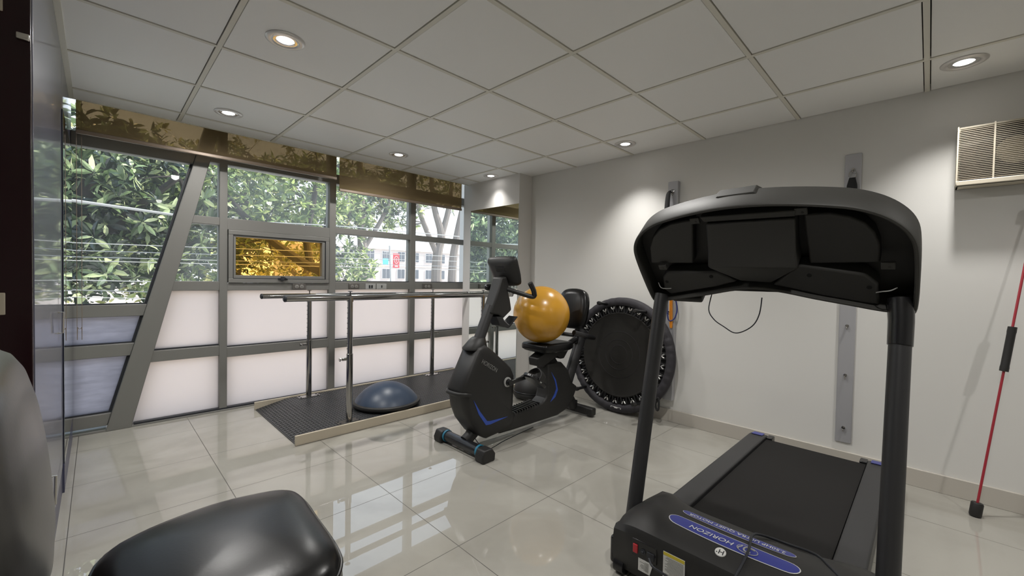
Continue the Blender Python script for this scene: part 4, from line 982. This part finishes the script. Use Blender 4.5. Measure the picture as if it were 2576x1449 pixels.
# mains lead: from the inlet, over the hood and away past the right-hand rail
pl_ = [(0.975, TY + 0.214, 0.150), (0.955, TY + 0.190, 0.143), (0.950, TY + 0.140, 0.140), (0.952, TY + 0.105, 0.128), (0.960, TY + 0.06, 0.10), (0.955, TY + 0.0, 0.13), (0.968, TY - 0.050, 0.19), (1.01, TY - 0.068, 0.238), (1.10, TY - 0.070, 0.262), (1.195, TY - 0.055, 0.262), (1.245, TY - 0.07, 0.251), (1.30, TY - 0.14, 0.227), (1.295, TY - 0.22, 0.232), (1.22, TY - 0.27, 0.249), (1.17, TY - 0.315, 0.245), (1.16, TY - 0.350, 0.222), (1.17, TY - 0.372, 0.190)]
MB().tube(pl_, 0.0042, 8, smooth=6).build('power_lead', 'aludark', t)

#SECTION chair
# ------------------------------------------------------------------ chair in the foreground
t = thing('chair', 'black padded vinyl chair at the lower left corner facing the treadmill', 'chair', (-0.2, -3.1, 0))
so = smoothpoly([(-0.44, -2.98), (-0.37, -2.885), (-0.20, -2.845), (-0.06, -2.868), (0.004, -2.905), (0.026, -2.97), (0.020, -3.10), (0.010, -3.26), (-0.012, -3.345), (-0.07, -3.395), (-0.22, -3.40), (-0.37, -3.375), (-0.44, -3.30)], 5)
sprof = [(0, 0.0), (0.9, 0.0), (0.985, 0.012), (1.0, 0.034), (0.992, 0.058), (0.965, 0.078), (0.91, 0.092), (0.80, 0.103), (0.60, 0.112), (0.35, 0.117), (0.15, 0.1185), (0, 0.119)]
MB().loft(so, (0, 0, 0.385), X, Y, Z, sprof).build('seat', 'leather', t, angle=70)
ca = sum(a for a, b in so) / len(so); cb = sum(b for a, b in so) / len(so)
MB().tube([(ca + (a - ca) * 0.985, cb + (b - cb) * 0.985, 0.385 + 0.065) for a, b in so], 0.0045, 8, closed=True).build('piping', 'leather', t)
bo = smoothpoly([(-3.31, 0.66), (-3.335, 0.78), (-3.30, 0.91), (-3.22, 0.975), (-3.08, 0.995), (-2.94, 0.975), (-2.86, 0.91), (-2.83, 0.78), (-2.86, 0.66), (-2.95, 0.53), (-3.08, 0.49), (-3.21, 0.53)], 5)
bn = Vector((1, 0, 0.12)).normalized(); bu = Vector((-0.12, 0, 1)).normalized()
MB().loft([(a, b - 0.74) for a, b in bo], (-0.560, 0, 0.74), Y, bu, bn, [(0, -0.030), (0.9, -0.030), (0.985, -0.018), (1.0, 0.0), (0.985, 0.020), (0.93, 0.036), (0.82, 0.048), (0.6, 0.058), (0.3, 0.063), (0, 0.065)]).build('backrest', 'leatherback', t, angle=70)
cy_ = sum(a for a, b in bo) / len(bo); cz_ = sum(b - 0.74 for a, b in bo) / len(bo)
MB().tube([Vector((-0.560, 0, 0.74)) + Y * (cy_ + (a - cy_) * 0.99) + bu * (cz_ + (b - 0.74 - cz_) * 0.99) + bn * 0.016 for a, b in bo], 0.0045, 8, closed=True).build('piping', 'leatherback', t)
for sy in (-2.93, -3.31):
    MB().tube([(-0.03, sy, 0.385), (-0.02, sy, 0.20), (-0.005, sy, 0.0)], 0.013, 12).build('leg', 'paint', t)
    MB().tube([(-0.42, sy, 0.385), (-0.45, sy, 0.20), (-0.49, sy, 0.0)], 0.013, 12).build('leg', 'paint', t)
MB().tube([(-0.34, -3.11, 0.388), (-0.46, -3.11, 0.385), (-0.575, -3.11, 0.45), (-0.60, -3.11, 0.72)], 0.02, 10, smooth=4, flat=((0, 1, 0), 1.6, 0.4)).build('back_support', 'paint', t)
MB().box(-0.43, -0.02, -3.33, -2.91, 0.372, 0.386).build('seat_frame', 'paint', t, 0.004)

#SECTION outside
# ------------------------------------------------------------------ outside
GZ = -3.4
struct('ground', MB().box(-30, 70, 0.05, 80, GZ - 0.2, GZ), 'ground')
rng = np.random.default_rng(11)
def foliage(name, mat, parent, centers, L, nl=(6, 9), droop=0.25):
    V, F = [], []
    for c in centers:
        k = int(rng.integers(nl[0], nl[1] + 1))
        ax = rng.normal(size=3) * 0.7 + np.array([0, -0.25, 0.7]); ax /= np.linalg.norm(ax)
        h = np.array([1, 0, 0]) if abs(ax[0]) < 0.8 else np.array([0, 1, 0])
        e1 = np.cross(ax, h); e1 /= np.linalg.norm(e1); e2 = np.cross(ax, e1)
        for i in range(k):
            a = 2 * PI * i / k + rng.uniform(-0.4, 0.4); el = rng.uniform(0.05, 0.95)
            d = (e1 * math.cos(a) + e2 * math.sin(a)) * math.cos(el) + ax * math.sin(el); d /= np.linalg.norm(d)
            s = np.cross(d, ax); s /= (np.linalg.norm(s) + 1e-6); u = np.cross(s, d)
            l = L * rng.uniform(0.65, 1.15); wd = l * rng.uniform(0.13, 0.19)
            b = np.asarray(c) + d * l * 0.10
            m1 = b + d * l * 0.36; m2 = b + d * l * 0.72 - u * l * droop * 0.45; lf = u * l * 0.045
            p = [b, m1 + s * wd + lf, m2 + s * wd * 0.88 + lf, b + d * l - u * l * droop, m2 - s * wd * 0.88 + lf, m1 - s * wd + lf, m1, m2]
            n = len(V); V += [tuple(q) for q in p]
            F += [(n, n + 1, n + 6), (n, n + 6, n + 5), (n + 1, n + 2, n + 7, n + 6), (n + 5, n + 6, n + 7, n + 4), (n + 2, n + 3, n + 7), (n + 4, n + 7, n + 3)]
    me = bpy.data.meshes.new(name); org = ORG[parent.name]
    me.from_pydata((np.array(V) - np.array(org)).tolist(), [], F); me.materials.append(M[mat])
    o = bpy.data.objects.new(name, me); C.objects.link(o); o.parent = parent; ORG[o.name] = org
    return o
def crown(n, ells):
    out = []
    w = np.array([e[3] * e[4] * e[5] for e in ells]); w = w / w.sum()
    for _ in range(n):
        e = ells[int(rng.choice(len(ells), p=w))]
        while True:
            q = rng.uniform(-1, 1, 3)
            r = np.linalg.norm(q)
            if 0.35 < r < 1: break
        out.append((e[0] + q[0] * e[3], e[1] + q[1] * e[4], e[2] + q[2] * e[5]))
    return out
def tree(label, base, limbs, ells, n, L, leaf, bark, twigs=60, nl=(6, 9)):
    t = thing('tree', label, 'tree', base, 'street trees outside the window')
    tk = MB()
    for pts, r in limbs: tk.tube(pts, r, 10, smooth=4)
    tk.build('trunk', bark, t)
    cs = crown(n, ells)
    nodes = [Vector(p) for pts, r in limbs for p in pts[1:]]
    br = MB()
    for i in range(twigs):
        c = Vector(cs[int(rng.integers(len(cs)))]); q = min(nodes, key=lambda p: (p - c).length)
        md = (c + q) / 2 + Vector(rng.normal(size=3) * 0.12)
        br.tube([q, md, c], [0.016, 0.010, 0.004], 5, smooth=3)
    if br.v: br.build('branches', bark, t)
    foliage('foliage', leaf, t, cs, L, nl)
    return t
# dark broad-leaved tree close to the leaning bay
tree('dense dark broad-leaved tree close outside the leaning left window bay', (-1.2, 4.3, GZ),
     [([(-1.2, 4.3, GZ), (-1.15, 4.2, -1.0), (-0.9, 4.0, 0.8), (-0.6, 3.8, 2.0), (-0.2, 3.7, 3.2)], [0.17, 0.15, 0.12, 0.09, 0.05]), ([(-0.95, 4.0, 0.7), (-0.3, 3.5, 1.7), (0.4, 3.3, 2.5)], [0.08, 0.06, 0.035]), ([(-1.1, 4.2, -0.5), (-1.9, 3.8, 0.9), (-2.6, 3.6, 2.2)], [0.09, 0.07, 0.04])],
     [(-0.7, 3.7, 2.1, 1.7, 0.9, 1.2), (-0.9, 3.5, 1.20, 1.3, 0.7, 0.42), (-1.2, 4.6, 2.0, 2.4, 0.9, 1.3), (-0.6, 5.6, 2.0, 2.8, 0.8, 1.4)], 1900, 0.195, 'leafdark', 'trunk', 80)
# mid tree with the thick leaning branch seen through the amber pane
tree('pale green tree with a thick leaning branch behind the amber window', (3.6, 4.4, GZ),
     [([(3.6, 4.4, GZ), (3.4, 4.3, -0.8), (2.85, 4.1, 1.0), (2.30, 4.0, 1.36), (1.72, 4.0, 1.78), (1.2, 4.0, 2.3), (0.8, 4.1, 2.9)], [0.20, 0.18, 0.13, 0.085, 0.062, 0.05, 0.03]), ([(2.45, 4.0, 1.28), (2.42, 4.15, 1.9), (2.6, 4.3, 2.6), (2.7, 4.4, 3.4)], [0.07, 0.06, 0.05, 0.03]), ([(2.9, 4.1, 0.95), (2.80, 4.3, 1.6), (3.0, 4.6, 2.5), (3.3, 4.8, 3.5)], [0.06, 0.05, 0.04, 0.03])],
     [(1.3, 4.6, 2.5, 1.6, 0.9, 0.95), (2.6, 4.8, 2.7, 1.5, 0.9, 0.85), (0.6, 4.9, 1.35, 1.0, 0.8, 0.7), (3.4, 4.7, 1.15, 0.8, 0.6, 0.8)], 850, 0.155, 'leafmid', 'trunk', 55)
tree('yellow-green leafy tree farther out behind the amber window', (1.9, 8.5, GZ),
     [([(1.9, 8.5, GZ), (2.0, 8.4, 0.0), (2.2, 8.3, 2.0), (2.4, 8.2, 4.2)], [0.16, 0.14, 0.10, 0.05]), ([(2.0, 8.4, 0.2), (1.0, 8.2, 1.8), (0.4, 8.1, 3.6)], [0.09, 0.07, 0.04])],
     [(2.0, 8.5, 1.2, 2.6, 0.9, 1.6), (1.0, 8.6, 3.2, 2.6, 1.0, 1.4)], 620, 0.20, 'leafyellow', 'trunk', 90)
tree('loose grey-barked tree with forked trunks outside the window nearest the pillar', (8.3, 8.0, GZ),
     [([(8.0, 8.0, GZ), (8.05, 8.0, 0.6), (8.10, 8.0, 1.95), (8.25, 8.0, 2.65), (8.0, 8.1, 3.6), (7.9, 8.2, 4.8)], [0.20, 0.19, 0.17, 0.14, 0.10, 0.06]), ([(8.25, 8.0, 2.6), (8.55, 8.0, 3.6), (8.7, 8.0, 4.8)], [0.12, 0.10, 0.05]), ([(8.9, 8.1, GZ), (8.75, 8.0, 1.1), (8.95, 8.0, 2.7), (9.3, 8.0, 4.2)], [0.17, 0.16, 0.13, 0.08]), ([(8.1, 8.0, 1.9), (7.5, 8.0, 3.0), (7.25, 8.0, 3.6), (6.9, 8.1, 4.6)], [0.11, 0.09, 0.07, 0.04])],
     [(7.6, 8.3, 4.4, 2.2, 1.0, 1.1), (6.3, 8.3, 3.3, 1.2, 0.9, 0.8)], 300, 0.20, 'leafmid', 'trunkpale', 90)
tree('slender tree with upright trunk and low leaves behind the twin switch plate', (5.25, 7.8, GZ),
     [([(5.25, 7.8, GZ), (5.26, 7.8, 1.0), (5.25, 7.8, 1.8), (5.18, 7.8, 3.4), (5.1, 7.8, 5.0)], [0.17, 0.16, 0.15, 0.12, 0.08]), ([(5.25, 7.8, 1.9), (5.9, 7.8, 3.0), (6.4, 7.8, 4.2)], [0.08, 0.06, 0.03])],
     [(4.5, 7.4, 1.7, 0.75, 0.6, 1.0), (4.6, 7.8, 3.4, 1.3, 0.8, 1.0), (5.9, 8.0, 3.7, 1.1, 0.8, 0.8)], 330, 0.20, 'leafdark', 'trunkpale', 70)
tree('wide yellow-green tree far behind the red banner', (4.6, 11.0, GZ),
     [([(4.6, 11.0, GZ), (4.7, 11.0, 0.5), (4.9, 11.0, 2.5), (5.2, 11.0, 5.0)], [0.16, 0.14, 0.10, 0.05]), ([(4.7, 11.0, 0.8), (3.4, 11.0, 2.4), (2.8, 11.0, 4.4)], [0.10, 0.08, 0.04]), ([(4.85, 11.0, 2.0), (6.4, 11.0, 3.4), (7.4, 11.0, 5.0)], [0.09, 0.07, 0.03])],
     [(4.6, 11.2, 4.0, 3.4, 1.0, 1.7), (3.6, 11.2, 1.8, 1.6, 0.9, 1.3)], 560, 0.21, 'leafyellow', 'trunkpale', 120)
t = thing('bush', 'low yellow-green bush at the foot of the leaning bay view, under the dark tree', 'bush', (-0.3, 9.0, GZ))
MB().tube([(-0.3, 9.0, GZ), (-0.25, 9.0, -1.5), (-0.2, 9.0, 0.2)], [0.06, 0.05, 0.02], 8, smooth=3).build('stem', 'trunk', t)
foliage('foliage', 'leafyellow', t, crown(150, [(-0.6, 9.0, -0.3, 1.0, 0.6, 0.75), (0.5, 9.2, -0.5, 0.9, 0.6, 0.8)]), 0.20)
# hedge of trees in the distance (leaf mass) behind the left bay
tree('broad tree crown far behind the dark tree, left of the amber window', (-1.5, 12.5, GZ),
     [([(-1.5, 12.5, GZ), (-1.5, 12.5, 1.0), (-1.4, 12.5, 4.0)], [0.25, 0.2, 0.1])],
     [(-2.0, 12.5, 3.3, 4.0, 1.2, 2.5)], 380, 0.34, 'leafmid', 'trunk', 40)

# overhead wires
wl_ = [(2.30, 1.458, 0.022), (2.34, 1.375, 0.020), (2.38, 1.302, 0.014), (2.42, 1.258, 0.010), (2.30, 1.025, -0.020), (2.34, 0.90, -0.045), (2.38, 0.815, -0.055)]
wdesc = ['highest of the thin pale wires crossing the amber window', 'second thin pale wire down across the amber window', 'third thin pale wire down across the amber window', 'lowest pale wire crossing the amber window',
         'thin wire low in the leaning bay, topmost of the lower three', 'thin wire low in the leaning bay, middle of the lower three', 'lowest thin wire seen in the leaning left bay']
for (y, z, sl), lb in zip(wl_, wdesc):
    xa, xb2 = (-6.0, 14.0)
    o = MB().tube([(xa, y, z + sl * xa), ((xa + xb2) / 2, y, z + sl * ((xa + xb2) / 2) - 0.004), (xb2, y, z + sl * xb2)], 0.005, 6).build('overhead_wire', 'sunwire'); tag(o, lb, 'wire', 'overhead wires outside the window')
o = MB().tube([(-6, 2.2, 2.20), (-0.66, 2.2, 1.892), (0.36, 2.2, 1.834), (0.9, 2.2, 1.838), (2.1, 2.2, 1.90), (4.1, 2.2, 1.937), (14, 2.2, 2.05)], [0.017, 0.017, 0.014, 0.009, 0.008, 0.008, 0.008], 8, smooth=4).build('overhead_cable', 'sunwire'); tag(o, 'thick pale cable crossing the leaning left bay', 'wire', 'overhead wires outside the window')

# pale building across the street with windows
t = thing('building', 'pale pink building with small windows across the street', 'building', (26, 46, GZ))
MB().box(15.5, 62, 45, 55, GZ, 4.55).build('facade', 'house', t)
MB().box(15.2, 62, 44.8, 55, 4.55, 4.95).build('parapet', 'housetrim', t)
MB().box(15.5, 62, 44.9, 45.0, 2.45, 2.62).build('ledge', 'housetrim', t)
for zc in (3.7, 1.45, -0.9):
    for k in range(14):
        xc = 17.2 + k * 2.15
        wf = MB().box(xc - 0.58, xc + 0.58, 44.92, 45.05, zc - 0.64, zc + 0.64).build('window', 'housetrim', t)
        pn_ = MB().box(xc - 0.5, xc - 0.04, 44.88, 44.93, zc - 0.6, zc + 0.6); pn_.box(xc + 0.04, xc + 0.5, 44.88, 44.93, zc - 0.6, zc + 0.6)
        pn_.build('window_pane', 'housewin', wf, smooth=False)
o = MB().box(-14, 2.2, 24, 30, GZ, 0.44).build('low_building', 'house'); tag(o, 'low white building behind the trees left of the leaning post', 'building')

# signs on a street pole
t = thing('street_pole', 'thin grey street pole between the two hanging banners', 'pole', (9.52, 14, GZ))
MB().tube([(9.62, 14, GZ), (9.58, 14, 1.0), (9.50, 14, 2.6)], 0.045, 10).build('post', 'wire', t)
MB().box(9.2, 9.95, 13.98, 14.02, 2.28, 2.31).build('arm', 'wire', t)
t = thing('banner', 'red hanging street banner with white mark', 'banner', (9.83, 13.95, 1.5))
MB().box(9.655, 9.995, 13.94, 13.955, 1.525, 2.24).build('cloth', 'bannerred', t)
mk = MB().tube([(9.825 + 0.11 * math.cos(a), 13.936, 1.93 + 0.17 * math.sin(a)) for a in [2 * PI * i / 24 for i in range(24)]], 0.013, 6, closed=True)
mk.box(9.815, 9.835, 13.93, 13.938, 1.83, 2.03); mk.box(9.74, 9.91, 13.93, 13.938, 1.60, 1.66)
mk.build('mark', 'white', t)
t = thing('banner', 'small light blue banner left of the street pole', 'banner', (9.27, 13.95, 1.67))
MB().box(9.13, 9.41, 13.94, 13.955, 1.67, 1.98).build('cloth', 'bannerblue', t)
for xx in (9.22, 9.38): MB().tube([(xx, 13.95, 1.975), (xx, 13.985, 2.285)], 0.006, 6).build('hanging_cord', 'wire', t)
o = MB().box(16.08, 16.42, 19.95, 20.05, GZ, 1.8).build('banner', 'bannerorange'); tag(o, 'tall orange upright panel in front of the pale building', 'banner')

#SECTION light
# ------------------------------------------------------------------ light
W_ = bpy.data.worlds.new('sky'); bpy.context.scene.world = W_; W_.use_nodes = True
nt = W_.node_tree; nt.nodes.clear()
ow = nt.nodes.new('ShaderNodeOutputWorld'); bg = nt.nodes.new('ShaderNodeBackground'); bg.inputs[1].default_value = 2.3
tc_ = nt.nodes.new('ShaderNodeTexCoord'); sx_ = nt.nodes.new('ShaderNodeSeparateXYZ'); cr_ = nt.nodes.new('ShaderNodeValToRGB')
nt.links.new(tc_.outputs['Generated'], sx_.inputs[0]); nt.links.new(sx_.outputs['Z'], cr_.inputs['Fac'])
cr_.color_ramp.elements[0].position = 0.0; cr_.color_ramp.elements[0].color = (0.92, 0.94, 1.0, 1)
cr_.color_ramp.elements[1].position = 0.8; cr_.color_ramp.elements[1].color = (0.55, 0.72, 1.0, 1)
nt.links.new(cr_.outputs['Color'], bg.inputs[0]); nt.links.new(bg.outputs[0], ow.inputs[0])
def add_light(name, typ, loc, energy, color=(1, 1, 1), direction=(0, 0, -1), **kw):
    l = bpy.data.lights.new(name, typ); l.energy = energy; l.color = color
    for k, v in kw.items(): setattr(l, k, v)
    o = bpy.data.objects.new(name, l); C.objects.link(o); o.location = loc
    o.rotation_euler = Vector(direction).to_track_quat('-Z', 'Y').to_euler()
    return o
add_light('sun', 'SUN', (5, -5, 12), 10.0, (1.0, 0.94, 0.84), (-0.66, 0.22, -0.72), angle=0.01)
SPOT = 84.0
# lamps close to a wall are dimmed to soften their hot spots on it
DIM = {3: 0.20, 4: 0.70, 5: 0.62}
for i_, (x, y) in enumerate(LP + [(0.25, -4.4), (1.5, -5.6), (1.45, -3.2)]):  # last three lamps have no fixture, added to fill out the room light
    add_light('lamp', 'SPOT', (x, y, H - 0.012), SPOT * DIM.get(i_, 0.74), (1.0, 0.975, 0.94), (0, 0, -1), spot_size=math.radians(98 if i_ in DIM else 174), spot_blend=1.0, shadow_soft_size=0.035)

# ------------------------------------------------------------------ camera
cam = bpy.data.cameras.new('camera'); co_ = bpy.data.objects.new('camera', cam); C.objects.link(co_)
cam.sensor_fit = 'HORIZONTAL'; cam.sensor_width = 36.0; cam.lens = 1045.94 / 2576 * 36.0; cam.clip_start = 0.02; cam.clip_end = 500
right = Vector((0.70829366, -0.70565273, 0.01934717)); down = Vector((-0.00253551, -0.02995002, -0.99954818)); fwd = Vector((0.70591335, 0.70792459, -0.0230026))
mt = Matrix.Identity(4)
for i in range(3): mt[i][0] = right[i]; mt[i][1] = -down[i]; mt[i][2] = -fwd[i]
mt.translation = Vector((-0.42304, -4.31042, 1.14516))
co_.matrix_world = mt
sc = bpy.context.scene; sc.camera = co_
sc.view_settings.view_transform = 'Standard'; sc.view_settings.look = 'None'; sc.view_settings.gamma = 1.0; sc.view_settings.use_curve_mapping = False
sc.view_settings.exposure = 0.0
sc.cycles.use_denoising = True
sc.cycles.max_bounces = 12; sc.cycles.transparent_max_bounces = 24; sc.cycles.diffuse_bounces = 6; sc.cycles.glossy_bounces = 6
sc.cycles.sample_clamp_indirect = 8.0
